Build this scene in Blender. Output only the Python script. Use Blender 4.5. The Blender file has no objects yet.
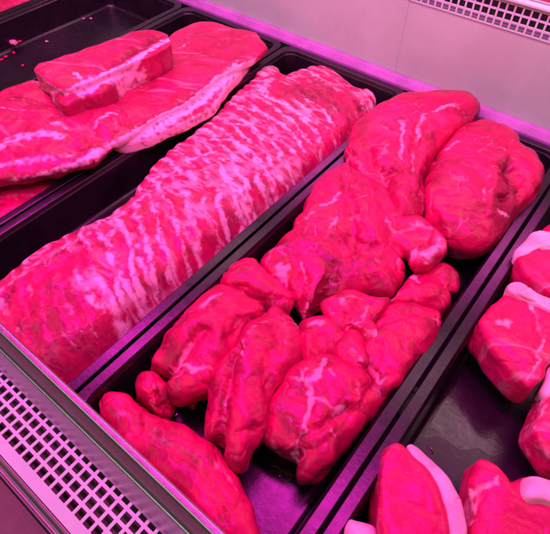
import bpy, math, random
import numpy as np
from mathutils import Vector, Matrix, noise as mn
random.seed(4); rng = np.random.default_rng(4)
scene = bpy.context.scene
col = scene.collection
PI = math.pi
PIECES = [
  {'name': 'meat_piece', 'label': 'small dark red scrap of pork behind the two shoulders against the rear tray wall', 'cat': 'raw meat', 'mat': 'meat', 'lobes': [[[[-218.1, 507.1], [-221.9, 526.1], [-219.6, 545.0], [-211.9, 559.8], [-197.7, 565.3], [-179.5, 557.0], [-164.8, 543.9], [-172.5, 516.8], [-198.2, 501.6]], -6, 8, 30, 0.85, 0, 0]], 'feats': [], 'group': 'cuts of pork piled in the tray', 'vox': 1.3, 'noise': 1.0, 'fib': 0, 'parts': [], 'band': None},
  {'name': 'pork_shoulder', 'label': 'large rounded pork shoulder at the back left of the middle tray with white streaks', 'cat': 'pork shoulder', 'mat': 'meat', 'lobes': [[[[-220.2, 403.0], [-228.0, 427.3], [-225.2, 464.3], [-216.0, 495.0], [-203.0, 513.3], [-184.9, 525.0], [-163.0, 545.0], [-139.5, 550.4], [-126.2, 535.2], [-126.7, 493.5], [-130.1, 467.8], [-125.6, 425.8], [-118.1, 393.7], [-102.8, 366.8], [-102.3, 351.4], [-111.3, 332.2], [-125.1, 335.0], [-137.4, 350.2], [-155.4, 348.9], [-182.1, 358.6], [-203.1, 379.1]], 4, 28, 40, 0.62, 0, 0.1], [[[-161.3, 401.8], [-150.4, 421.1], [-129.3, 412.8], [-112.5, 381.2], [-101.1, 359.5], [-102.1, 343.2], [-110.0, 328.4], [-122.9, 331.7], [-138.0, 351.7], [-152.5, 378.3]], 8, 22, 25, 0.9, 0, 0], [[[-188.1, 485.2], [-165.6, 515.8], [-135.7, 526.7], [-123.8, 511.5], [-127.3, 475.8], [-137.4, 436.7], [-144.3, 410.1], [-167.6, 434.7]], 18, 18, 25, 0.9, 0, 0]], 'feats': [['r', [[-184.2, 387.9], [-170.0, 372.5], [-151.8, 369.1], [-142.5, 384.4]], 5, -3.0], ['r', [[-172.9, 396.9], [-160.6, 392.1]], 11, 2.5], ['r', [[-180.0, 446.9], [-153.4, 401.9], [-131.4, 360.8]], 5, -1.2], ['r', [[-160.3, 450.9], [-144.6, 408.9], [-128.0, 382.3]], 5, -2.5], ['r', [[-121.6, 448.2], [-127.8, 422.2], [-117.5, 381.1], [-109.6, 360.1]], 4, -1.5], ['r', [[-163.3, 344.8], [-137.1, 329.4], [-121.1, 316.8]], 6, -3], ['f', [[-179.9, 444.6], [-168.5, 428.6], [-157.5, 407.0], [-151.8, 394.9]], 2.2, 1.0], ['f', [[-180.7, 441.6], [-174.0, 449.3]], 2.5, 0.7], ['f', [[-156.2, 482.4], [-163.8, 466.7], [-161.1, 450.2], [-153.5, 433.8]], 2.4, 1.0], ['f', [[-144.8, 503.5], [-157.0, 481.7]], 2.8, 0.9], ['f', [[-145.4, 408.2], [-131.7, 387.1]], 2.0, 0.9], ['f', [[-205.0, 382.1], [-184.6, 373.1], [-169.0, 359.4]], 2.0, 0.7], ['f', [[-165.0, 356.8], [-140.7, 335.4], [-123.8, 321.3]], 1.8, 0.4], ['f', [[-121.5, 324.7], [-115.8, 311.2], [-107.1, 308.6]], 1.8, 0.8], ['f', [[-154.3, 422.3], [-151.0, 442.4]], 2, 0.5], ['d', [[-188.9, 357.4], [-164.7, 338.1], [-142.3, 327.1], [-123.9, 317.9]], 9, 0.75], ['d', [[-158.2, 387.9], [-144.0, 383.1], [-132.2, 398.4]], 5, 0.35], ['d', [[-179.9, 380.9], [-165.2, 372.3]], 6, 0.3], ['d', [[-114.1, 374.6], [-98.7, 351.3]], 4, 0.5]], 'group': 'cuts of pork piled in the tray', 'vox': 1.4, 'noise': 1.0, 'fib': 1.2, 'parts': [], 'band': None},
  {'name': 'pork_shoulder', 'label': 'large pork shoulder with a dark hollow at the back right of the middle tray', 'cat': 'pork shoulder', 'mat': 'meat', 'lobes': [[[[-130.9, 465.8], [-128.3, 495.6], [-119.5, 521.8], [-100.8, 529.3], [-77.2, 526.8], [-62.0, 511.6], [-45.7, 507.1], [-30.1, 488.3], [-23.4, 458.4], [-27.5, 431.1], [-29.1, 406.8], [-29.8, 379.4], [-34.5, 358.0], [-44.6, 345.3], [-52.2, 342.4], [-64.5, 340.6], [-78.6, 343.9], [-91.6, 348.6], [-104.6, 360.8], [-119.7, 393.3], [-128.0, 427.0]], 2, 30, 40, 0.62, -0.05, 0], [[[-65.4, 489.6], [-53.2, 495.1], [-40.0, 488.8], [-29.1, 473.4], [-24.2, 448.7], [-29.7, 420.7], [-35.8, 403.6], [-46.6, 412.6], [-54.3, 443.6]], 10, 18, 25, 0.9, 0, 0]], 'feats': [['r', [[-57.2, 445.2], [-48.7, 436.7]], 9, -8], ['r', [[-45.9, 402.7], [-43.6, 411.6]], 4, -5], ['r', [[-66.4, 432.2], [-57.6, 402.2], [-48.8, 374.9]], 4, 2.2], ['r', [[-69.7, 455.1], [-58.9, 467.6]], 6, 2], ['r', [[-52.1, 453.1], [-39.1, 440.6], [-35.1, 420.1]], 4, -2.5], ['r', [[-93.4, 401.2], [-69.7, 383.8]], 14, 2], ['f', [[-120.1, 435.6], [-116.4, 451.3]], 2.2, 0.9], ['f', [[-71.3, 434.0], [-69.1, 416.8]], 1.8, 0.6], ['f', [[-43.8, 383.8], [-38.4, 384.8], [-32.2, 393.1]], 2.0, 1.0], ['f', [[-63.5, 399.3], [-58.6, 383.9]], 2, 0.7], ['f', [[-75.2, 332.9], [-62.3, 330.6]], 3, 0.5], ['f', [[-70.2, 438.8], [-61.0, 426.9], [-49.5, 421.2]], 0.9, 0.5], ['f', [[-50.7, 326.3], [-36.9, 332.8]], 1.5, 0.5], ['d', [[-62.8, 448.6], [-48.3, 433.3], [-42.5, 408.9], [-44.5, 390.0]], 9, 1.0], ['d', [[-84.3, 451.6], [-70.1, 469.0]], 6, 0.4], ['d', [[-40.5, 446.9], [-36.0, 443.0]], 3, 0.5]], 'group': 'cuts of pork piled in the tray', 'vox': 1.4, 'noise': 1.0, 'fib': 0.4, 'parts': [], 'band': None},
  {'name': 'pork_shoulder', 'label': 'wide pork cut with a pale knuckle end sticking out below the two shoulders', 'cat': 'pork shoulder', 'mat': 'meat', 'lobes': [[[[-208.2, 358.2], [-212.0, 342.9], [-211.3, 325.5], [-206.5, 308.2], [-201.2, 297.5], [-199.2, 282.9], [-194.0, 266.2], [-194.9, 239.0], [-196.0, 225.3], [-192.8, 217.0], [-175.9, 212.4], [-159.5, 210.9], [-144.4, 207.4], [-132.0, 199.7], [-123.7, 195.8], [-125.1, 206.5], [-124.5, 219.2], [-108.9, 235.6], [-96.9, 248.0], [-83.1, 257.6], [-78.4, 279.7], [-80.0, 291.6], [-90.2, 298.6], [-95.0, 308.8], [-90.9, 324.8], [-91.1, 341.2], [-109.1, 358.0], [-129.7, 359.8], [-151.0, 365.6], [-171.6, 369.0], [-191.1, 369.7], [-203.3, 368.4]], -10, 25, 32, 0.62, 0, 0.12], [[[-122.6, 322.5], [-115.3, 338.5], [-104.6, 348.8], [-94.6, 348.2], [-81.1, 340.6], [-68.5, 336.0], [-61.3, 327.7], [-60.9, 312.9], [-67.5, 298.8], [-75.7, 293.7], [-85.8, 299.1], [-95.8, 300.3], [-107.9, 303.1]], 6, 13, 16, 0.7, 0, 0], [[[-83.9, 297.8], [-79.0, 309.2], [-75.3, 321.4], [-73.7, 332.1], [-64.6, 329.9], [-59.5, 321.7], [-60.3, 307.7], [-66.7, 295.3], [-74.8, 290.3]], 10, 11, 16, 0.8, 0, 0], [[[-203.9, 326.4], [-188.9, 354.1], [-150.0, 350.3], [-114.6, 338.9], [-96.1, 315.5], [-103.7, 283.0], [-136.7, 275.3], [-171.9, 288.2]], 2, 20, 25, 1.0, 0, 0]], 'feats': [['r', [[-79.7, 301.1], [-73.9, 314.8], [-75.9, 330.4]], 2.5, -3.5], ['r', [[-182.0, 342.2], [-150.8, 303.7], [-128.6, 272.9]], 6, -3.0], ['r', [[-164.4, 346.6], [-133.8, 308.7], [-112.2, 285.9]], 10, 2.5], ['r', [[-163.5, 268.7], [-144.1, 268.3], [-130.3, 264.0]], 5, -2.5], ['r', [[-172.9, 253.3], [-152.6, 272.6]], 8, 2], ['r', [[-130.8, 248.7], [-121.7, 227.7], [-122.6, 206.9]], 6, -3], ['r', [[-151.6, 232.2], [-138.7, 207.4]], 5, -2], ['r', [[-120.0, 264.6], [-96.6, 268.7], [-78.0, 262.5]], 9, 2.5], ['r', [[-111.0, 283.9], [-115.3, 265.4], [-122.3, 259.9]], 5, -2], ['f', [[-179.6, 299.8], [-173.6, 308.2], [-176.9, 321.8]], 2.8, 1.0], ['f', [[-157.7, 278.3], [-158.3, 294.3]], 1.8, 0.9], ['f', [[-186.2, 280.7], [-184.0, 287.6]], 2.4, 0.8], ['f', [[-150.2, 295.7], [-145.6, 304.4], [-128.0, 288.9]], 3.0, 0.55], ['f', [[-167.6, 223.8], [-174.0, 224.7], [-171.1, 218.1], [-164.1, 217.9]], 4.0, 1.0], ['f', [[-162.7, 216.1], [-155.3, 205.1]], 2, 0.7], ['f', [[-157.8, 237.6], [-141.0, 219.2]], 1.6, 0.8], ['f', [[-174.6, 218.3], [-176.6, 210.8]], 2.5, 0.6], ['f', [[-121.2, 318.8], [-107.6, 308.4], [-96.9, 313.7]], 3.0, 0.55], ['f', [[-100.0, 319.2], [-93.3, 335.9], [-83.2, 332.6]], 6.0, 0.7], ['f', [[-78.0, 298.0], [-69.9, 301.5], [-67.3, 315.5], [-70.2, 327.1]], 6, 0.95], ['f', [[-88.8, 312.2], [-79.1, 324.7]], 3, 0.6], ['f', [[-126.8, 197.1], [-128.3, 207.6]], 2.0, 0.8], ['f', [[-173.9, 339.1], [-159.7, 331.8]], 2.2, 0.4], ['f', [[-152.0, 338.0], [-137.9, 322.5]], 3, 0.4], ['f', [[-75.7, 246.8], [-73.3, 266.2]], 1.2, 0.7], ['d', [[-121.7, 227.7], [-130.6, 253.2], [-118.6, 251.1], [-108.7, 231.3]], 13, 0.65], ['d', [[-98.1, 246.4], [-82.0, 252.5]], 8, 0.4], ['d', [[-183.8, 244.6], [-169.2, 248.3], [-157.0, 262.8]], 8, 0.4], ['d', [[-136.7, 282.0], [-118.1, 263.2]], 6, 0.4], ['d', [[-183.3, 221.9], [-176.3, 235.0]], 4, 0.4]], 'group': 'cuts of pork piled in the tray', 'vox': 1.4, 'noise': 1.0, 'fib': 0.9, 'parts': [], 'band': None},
  {'name': 'meat_piece', 'label': 'small red curl of pork poking up at the left edge of the rear shoulder', 'cat': 'raw meat', 'mat': 'meat', 'lobes': [[[[-192.5, 344.6], [-200.4, 356.4], [-198.2, 366.3], [-188.0, 362.1], [-178.7, 351.6], [-177.8, 340.8], [-185.8, 340.2]], 12, 7, 20, 1, 0, 0]], 'feats': [['f', [[-180.6, 338.7], [-176.7, 341.8]], 1.5, 0.6], ['r', [[-186.6, 349.5], [-182.4, 345.0]], 1.8, -2.5]], 'group': 'cuts of pork piled in the tray', 'vox': 1.0, 'noise': 1.0, 'fib': 0, 'parts': [], 'band': None},
  {'name': 'meat_piece', 'label': 'knobbly pork offcut with a hooked end touching the right tray wall', 'cat': 'raw meat', 'mat': 'meat', 'lobes': [[[[-74.6, 297.9], [-71.6, 307.8], [-60.7, 322.6], [-53.7, 325.0], [-46.2, 316.0], [-42.0, 303.3], [-33.5, 291.9], [-34.0, 279.3], [-43.1, 270.7], [-55.6, 264.8], [-69.0, 256.8], [-78.4, 252.1], [-75.5, 275.3]], -12, 15, 26, 0.62, 0, 0], [[[-60.4, 321.8], [-53.3, 325.9], [-43.0, 319.1], [-35.8, 310.2], [-35.7, 301.8], [-41.1, 303.1], [-48.8, 308.6]], -8, 8, 10, 1, 0, 0]], 'feats': [['r', [[-53.6, 285.1], [-57.7, 270.8]], 8, 2], ['r', [[-53.3, 303.7], [-45.1, 298.9]], 4, -2], ['f', [[-71.7, 287.6], [-65.3, 281.3]], 1.9, 0.9], ['f', [[-73.5, 250.2], [-73.1, 266.8]], 1.2, 0.8], ['f', [[-71.8, 248.9], [-53.2, 257.1]], 1.2, 0.7], ['d', [[-52.4, 311.7], [-43.8, 304.1]], 3, 0.5]], 'group': 'cuts of pork piled in the tray', 'vox': 1.3, 'noise': 1.0, 'fib': 0.3, 'parts': [], 'band': None},
  {'name': 'meat_piece', 'label': 'red pork lump with two curled fat knobs in the centre of the pile', 'cat': 'raw meat', 'mat': 'meat', 'lobes': [[[[-116.7, 209.9], [-114.6, 223.5], [-104.9, 235.4], [-87.7, 243.6], [-73.4, 249.7], [-69.8, 236.9], [-71.2, 223.1], [-64.9, 215.9], [-63.6, 207.4], [-71.9, 205.6], [-81.6, 202.6], [-90.3, 198.1], [-103.5, 199.9]], 0, 14, 30, 0.66, 0, 0]], 'feats': [['r', [[-91.6, 208.3], [-82.2, 201.3]], 4, -2.5], ['r', [[-90.1, 219.5], [-89.0, 233.2]], 5, -2], ['f', [[-83.5, 206.2], [-80.5, 213.5], [-83.9, 221.9], [-83.4, 227.4]], 1.8, 0.9], ['f', [[-85.7, 208.1], [-78.7, 207.6]], 2.2, 0.8], ['f', [[-71.9, 205.9], [-68.6, 209.6], [-65.3, 208.7]], 2.2, 1.0], ['f', [[-104.3, 217.1], [-100.8, 223.8], [-92.2, 232.0]], 1.4, 0.6], ['f', [[-86.5, 197.8], [-85.6, 202.1]], 1.4, 0.7], ['f', [[-104.9, 218.0], [-100.1, 215.3]], 2.5, 0.8]], 'group': 'cuts of pork piled in the tray', 'vox': 1.1, 'noise': 1.0, 'fib': 1.5, 'parts': [], 'band': None},
  {'name': 'meat_piece', 'label': 'smooth oval red pork slab lying along the right wall of the middle tray', 'cat': 'raw meat', 'mat': 'meat', 'lobes': [[[[-72.7, 224.2], [-72.5, 243.6], [-65.7, 255.7], [-48.2, 268.2], [-35.6, 267.7], [-28.8, 257.9], [-28.1, 238.8], [-29.0, 214.9], [-29.8, 198.7], [-33.3, 180.0], [-38.0, 165.9], [-48.2, 172.3], [-57.6, 184.3], [-68.4, 198.5], [-72.2, 212.2]], -6, 17, 30, 0.6, 0, 0]], 'feats': [['r', [[-61.6, 235.2], [-43.1, 235.2]], 12, 2], ['r', [[-59.4, 204.6], [-49.4, 179.4]], 4, -2], ['r', [[-67.8, 221.7], [-57.4, 236.1], [-50.6, 249.0]], 3, -1.5], ['f', [[-58.6, 211.0], [-52.7, 204.2]], 1, 0.5], ['f', [[-51.1, 221.7], [-51.6, 213.1], [-46.9, 211.1]], 1, 0.35], ['f', [[-43.9, 225.1], [-39.7, 219.1]], 1, 0.4], ['f', [[-70.6, 234.4], [-64.1, 244.6]], 1.2, 0.5]], 'group': 'cuts of pork piled in the tray', 'vox': 1.3, 'noise': 1.0, 'fib': 1.9, 'parts': [], 'band': None},
  {'name': 'meat_piece', 'label': 'dark red knob of pork beside the gap in the middle of the pile', 'cat': 'raw meat', 'mat': 'meat', 'lobes': [[[[-121.7, 185.4], [-119.0, 198.9], [-107.2, 205.7], [-91.1, 207.2], [-78.1, 198.0], [-73.9, 182.8], [-82.9, 173.4], [-90.8, 162.6], [-99.9, 157.6], [-112.8, 168.1]], -3, 14, 30, 0.85, 0, 0]], 'feats': [['f', [[-114.6, 187.5], [-111.2, 192.7], [-106.3, 192.9]], 2.6, 1.1], ['r', [[-97.8, 179.3], [-85.4, 175.4]], 6, -2.5], ['r', [[-106.7, 178.1], [-99.9, 166.1]], 6, 1.5], ['f', [[-91.7, 181.8], [-85.6, 179.8]], 1.5, 0.35]], 'group': 'cuts of pork piled in the tray', 'vox': 1.3, 'noise': 1.0, 'fib': 0.2, 'parts': [], 'band': None},
  {'name': 'meat_piece', 'label': 'small shiny round pork knob right above the fat-seamed lump', 'cat': 'raw meat', 'mat': 'meat', 'lobes': [[[[-90.6, 184.3], [-88.1, 199.4], [-78.1, 205.0], [-64.9, 197.7], [-53.1, 184.7], [-57.8, 173.3], [-69.4, 172.8], [-81.6, 175.3]], -1, 14, 25, 0.9, 0, 0]], 'feats': [['f', [[-72.5, 186.5], [-61.4, 182.1]], 1.8, 0.6], ['f', [[-72.7, 184.1], [-62.4, 178.0]], 1.2, 0.5], ['r', [[-76.7, 183.1], [-66.8, 177.8]], 4, -1.5], ['d', [[-77.1, 173.9], [-64.3, 171.1]], 4, 0.5]], 'group': 'cuts of pork piled in the tray', 'vox': 1.1, 'noise': 1.0, 'fib': 0.7, 'parts': [], 'band': None},
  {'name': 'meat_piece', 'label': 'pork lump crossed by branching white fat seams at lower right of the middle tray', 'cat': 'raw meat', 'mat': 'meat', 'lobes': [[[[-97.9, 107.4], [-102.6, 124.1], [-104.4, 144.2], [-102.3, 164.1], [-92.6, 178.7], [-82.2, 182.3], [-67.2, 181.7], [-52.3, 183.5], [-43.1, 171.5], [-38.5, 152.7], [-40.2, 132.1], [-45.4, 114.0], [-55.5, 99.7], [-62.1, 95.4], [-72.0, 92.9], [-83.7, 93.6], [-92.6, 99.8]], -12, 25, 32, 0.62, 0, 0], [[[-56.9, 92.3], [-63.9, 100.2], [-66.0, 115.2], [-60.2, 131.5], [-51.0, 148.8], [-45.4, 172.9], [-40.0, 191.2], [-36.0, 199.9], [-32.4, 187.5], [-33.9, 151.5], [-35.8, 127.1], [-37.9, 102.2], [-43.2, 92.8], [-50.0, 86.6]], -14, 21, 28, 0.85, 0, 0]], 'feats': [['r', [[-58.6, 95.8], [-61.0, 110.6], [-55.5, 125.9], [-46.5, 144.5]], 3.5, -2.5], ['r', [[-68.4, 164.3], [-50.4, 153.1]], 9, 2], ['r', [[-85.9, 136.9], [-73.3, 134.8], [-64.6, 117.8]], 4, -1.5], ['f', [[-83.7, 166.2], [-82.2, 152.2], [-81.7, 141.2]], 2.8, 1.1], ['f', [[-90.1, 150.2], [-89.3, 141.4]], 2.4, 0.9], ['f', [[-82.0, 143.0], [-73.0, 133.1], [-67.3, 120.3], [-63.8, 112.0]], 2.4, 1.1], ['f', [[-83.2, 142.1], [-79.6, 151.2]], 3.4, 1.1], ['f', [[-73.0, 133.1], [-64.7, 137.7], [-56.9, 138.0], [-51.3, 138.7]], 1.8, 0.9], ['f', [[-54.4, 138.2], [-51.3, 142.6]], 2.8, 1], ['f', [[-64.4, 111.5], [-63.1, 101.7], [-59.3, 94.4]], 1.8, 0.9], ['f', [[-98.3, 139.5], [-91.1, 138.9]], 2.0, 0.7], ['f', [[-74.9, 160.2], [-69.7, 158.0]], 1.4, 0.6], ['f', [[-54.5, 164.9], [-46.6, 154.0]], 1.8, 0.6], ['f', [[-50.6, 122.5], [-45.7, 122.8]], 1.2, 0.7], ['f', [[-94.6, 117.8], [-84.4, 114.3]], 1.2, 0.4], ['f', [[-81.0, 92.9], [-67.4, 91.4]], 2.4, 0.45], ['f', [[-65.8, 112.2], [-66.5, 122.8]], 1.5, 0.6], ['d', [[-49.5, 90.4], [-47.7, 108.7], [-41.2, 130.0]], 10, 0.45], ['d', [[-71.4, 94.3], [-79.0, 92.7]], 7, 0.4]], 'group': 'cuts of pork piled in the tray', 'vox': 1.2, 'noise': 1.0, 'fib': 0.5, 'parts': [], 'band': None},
  {'name': 'meat_piece', 'label': 'long pointed red pork fillet with a lengthwise groove standing between two lumps', 'cat': 'raw meat', 'mat': 'meat', 'lobes': [[[[-148.3, 101.2], [-149.0, 118.3], [-147.5, 130.9], [-148.5, 140.7], [-152.0, 152.4], [-153.1, 164.0], [-150.9, 176.1], [-146.7, 185.9], [-134.2, 186.7], [-121.1, 182.0], [-109.2, 174.4], [-102.7, 164.2], [-99.6, 152.0], [-100.5, 133.9], [-100.1, 118.6], [-93.7, 104.8], [-87.5, 97.2], [-87.1, 91.0], [-87.0, 77.6], [-84.7, 70.6], [-86.4, 64.1], [-94.4, 64.6], [-104.3, 68.2], [-108.9, 70.0], [-113.9, 67.0], [-121.2, 70.5], [-135.9, 87.0]], -6, 21, 34, 0.66, 0, 0]], 'feats': [['r', [[-139.6, 130.7], [-130.5, 109.9], [-121.1, 95.1], [-109.0, 76.4], [-103.1, 66.9]], 3.2, -4.0], ['r', [[-137.4, 146.1], [-118.2, 117.5], [-99.1, 84.2]], 13, 2.5], ['r', [[-133.7, 166.9], [-119.1, 154.9], [-111.2, 123.1]], 6, -1.8], ['r', [[-99.0, 79.8], [-92.7, 87.5], [-91.7, 99.4]], 2.5, -1.2], ['f', [[-139.4, 138.8], [-135.0, 127.7], [-129.3, 123.5]], 1.6, 0.9], ['f', [[-140.4, 146.0], [-141.4, 154.7]], 1.4, 0.7], ['f', [[-131.0, 109.4], [-121.7, 94.6], [-111.4, 79.0]], 1.3, 0.6], ['f', [[-127.0, 137.4], [-125.4, 133.1]], 1.2, 0.4], ['f', [[-123.8, 168.7], [-113.6, 159.3]], 1.8, 0.5], ['f', [[-86.7, 62.9], [-82.2, 64.8]], 2.5, 0.5], ['f', [[-91.5, 90.3], [-86.2, 92.7]], 1.6, 0.5], ['d', [[-143.7, 162.5], [-130.7, 163.2], [-111.5, 155.3]], 8, 0.35], ['f', [[-129.7, 88.2], [-120.0, 76.8]], 1.5, 0.3]], 'group': 'cuts of pork piled in the tray', 'vox': 1.3, 'noise': 1.0, 'fib': 1.25, 'parts': [], 'band': None},
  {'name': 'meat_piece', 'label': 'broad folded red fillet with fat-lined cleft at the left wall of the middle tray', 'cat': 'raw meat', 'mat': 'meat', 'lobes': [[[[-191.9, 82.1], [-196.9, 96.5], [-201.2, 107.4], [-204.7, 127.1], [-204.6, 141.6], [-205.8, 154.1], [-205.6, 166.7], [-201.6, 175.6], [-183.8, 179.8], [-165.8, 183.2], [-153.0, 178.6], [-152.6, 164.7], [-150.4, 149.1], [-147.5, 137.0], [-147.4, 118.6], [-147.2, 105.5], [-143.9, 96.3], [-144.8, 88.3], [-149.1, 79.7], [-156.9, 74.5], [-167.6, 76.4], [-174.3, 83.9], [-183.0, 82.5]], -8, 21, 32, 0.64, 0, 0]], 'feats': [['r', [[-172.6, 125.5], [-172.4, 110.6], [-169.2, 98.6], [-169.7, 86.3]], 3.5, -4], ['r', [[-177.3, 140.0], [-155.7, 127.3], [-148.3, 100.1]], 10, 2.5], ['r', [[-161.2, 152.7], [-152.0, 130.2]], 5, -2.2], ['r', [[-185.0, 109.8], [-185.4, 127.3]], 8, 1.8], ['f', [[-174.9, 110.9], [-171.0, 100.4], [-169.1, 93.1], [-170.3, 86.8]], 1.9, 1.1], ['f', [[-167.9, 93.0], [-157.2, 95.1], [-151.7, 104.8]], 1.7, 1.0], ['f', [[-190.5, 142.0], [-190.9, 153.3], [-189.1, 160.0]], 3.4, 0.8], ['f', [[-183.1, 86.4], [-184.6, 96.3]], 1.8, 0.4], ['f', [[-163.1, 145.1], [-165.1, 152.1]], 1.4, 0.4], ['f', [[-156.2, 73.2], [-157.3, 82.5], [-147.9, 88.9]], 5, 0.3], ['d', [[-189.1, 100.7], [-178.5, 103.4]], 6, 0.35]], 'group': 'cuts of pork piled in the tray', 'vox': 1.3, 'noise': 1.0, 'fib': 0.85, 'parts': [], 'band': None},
  {'name': 'meat_piece', 'label': 'small red pork piece tucked beneath the wide cut at the left tray wall', 'cat': 'raw meat', 'mat': 'meat', 'lobes': [[[[-208.0, 181.0], [-212.2, 192.5], [-210.4, 203.0], [-204.0, 214.3], [-187.6, 215.1], [-169.4, 211.7], [-149.2, 207.8], [-141.2, 203.1], [-139.6, 191.0], [-150.4, 183.7], [-167.4, 182.3], [-182.0, 177.5], [-196.9, 175.5]], -10, 20, 28, 0.85, 0, 0]], 'feats': [['f', [[-159.1, 174.4], [-153.3, 171.4], [-150.8, 165.7]], 2.0, 0.9], ['r', [[-159.8, 181.8], [-149.0, 193.0]], 4, -2], ['r', [[-184.1, 176.0], [-169.8, 177.9]], 5, -2], ['f', [[-192.9, 191.4], [-177.4, 189.5]], 1.3, 0.35], ['d', [[-154.4, 186.1], [-141.9, 190.8]], 5, 0.6]], 'group': 'cuts of pork piled in the tray', 'vox': 1.3, 'noise': 1.0, 'fib': 0.5, 'parts': [], 'band': None},
  {'name': 'meat_piece', 'label': 'small curled pork knob between the long front fillet and the left tray wall', 'cat': 'raw meat', 'mat': 'meat', 'lobes': [[[[-192.8, 63.2], [-197.5, 71.6], [-193.2, 80.7], [-183.6, 84.9], [-172.2, 81.8], [-169.2, 75.6], [-160.6, 74.9], [-157.8, 66.8], [-158.0, 59.6], [-166.9, 59.6], [-178.4, 59.7], [-185.9, 59.1]], -18, 17, 24, 0.85, 0, 0], [[[-184.4, 74.7], [-180.1, 80.2], [-170.3, 79.4], [-164.3, 73.7], [-167.9, 66.7], [-176.3, 68.3]], -6, 8, 10, 1, 0, 0]], 'feats': [['r', [[-170.9, 66.0], [-163.9, 64.5], [-160.4, 69.3]], 2.6, -3], ['f', [[-179.4, 72.7], [-169.8, 65.9]], 1.8, 0.6], ['f', [[-170.9, 60.9], [-161.6, 60.3]], 2, 0.5], ['d', [[-180.5, 63.5], [-172.1, 60.0]], 3, 0.4]], 'group': 'cuts of pork piled in the tray', 'vox': 1.0, 'noise': 1.0, 'fib': 0.2, 'parts': [], 'band': None},
  {'name': 'pork_tenderloin', 'label': 'long pale pink pork tenderloin lying along the front steel rail', 'cat': 'pork tenderloin', 'mat': 'meat', 'lobes': [[[[-202.5, 37.4], [-204.7, 44.0], [-201.1, 50.0], [-192.4, 53.7], [-181.9, 54.8], [-170.5, 56.7], [-158.0, 58.6], [-144.6, 62.3], [-131.5, 66.0], [-123.1, 66.9], [-114.3, 68.3], [-97.9, 67.6], [-83.5, 64.2], [-70.9, 58.2], [-59.3, 52.9], [-48.1, 45.7], [-39.6, 38.4], [-37.8, 29.2], [-48.2, 23.8], [-64.0, 24.1], [-80.8, 25.7], [-102.3, 26.6], [-128.4, 25.0], [-152.6, 23.2], [-175.2, 25.5], [-192.5, 31.1]], -14, 19, 28, 0.66, 0, 0]], 'feats': [['r', [[-176.0, 50.7], [-165.0, 45.8], [-160.5, 38.1]], 3.5, -2.0], ['r', [[-159.3, 42.7], [-128.2, 47.4], [-100.1, 48.3], [-72.7, 38.3]], 3.2, -1.8], ['r', [[-138.9, 47.9], [-108.8, 52.4], [-73.2, 45.6]], 9, 2], ['f', [[-155.4, 44.0], [-131.9, 48.1], [-111.0, 50.7], [-95.9, 45.9], [-86.6, 38.9]], 4.5, 0.42], ['f', [[-100.1, 59.3], [-88.3, 58.6], [-75.4, 54.1]], 1.4, 0.7], ['f', [[-181.2, 42.6], [-168.4, 43.1], [-160.5, 39.9]], 4, 0.45], ['f', [[-106.2, 35.3], [-84.2, 34.5]], 2, 0.4], ['f', [[-152.4, 55.8], [-119.4, 63.4]], 2, 0.3], ['f', [[-150.1, 34.5], [-169.5, 32.8]], 3, 0.3], ['d', [[-126.2, 36.0], [-103.5, 37.4]], 6, 0.35]], 'group': 'cuts of pork piled in the tray', 'vox': 1.3, 'noise': 1.0, 'fib': 2.35, 'parts': [], 'band': None},
  {'name': 'meat_scrap', 'label': 'tiny red drip of meat hanging under the folded fillet', 'cat': 'meat scrap', 'mat': 'meat', 'lobes': [[[[-161.8, 85.0], [-156.6, 91.4], [-152.3, 90.4], [-151.2, 85.8], [-156.8, 83.5]], -34, 4, 6, 1, 0, 0]], 'feats': [], 'group': 'meat scraps lying in the trays', 'vox': 0.8, 'noise': 0.3, 'fib': 0, 'parts': [], 'band': None},
  {'name': 'meat_scrap', 'label': 'tiny red meat scrap clinging to the tray wall above the folded fillet', 'cat': 'meat scrap', 'mat': 'meat', 'lobes': [[[[-212.8, 172.2], [-215.3, 177.6], [-210.9, 179.6], [-205.6, 176.5], [-206.2, 171.8]], -14, 3, 8, 1, 0, 0]], 'feats': [['f', [[-212.4, 174.8], [-208.0, 175.4]], 1.5, 0.5]], 'group': 'meat scraps lying in the trays', 'vox': 0.8, 'noise': 0.3, 'fib': 0, 'parts': [], 'band': None},
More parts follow.
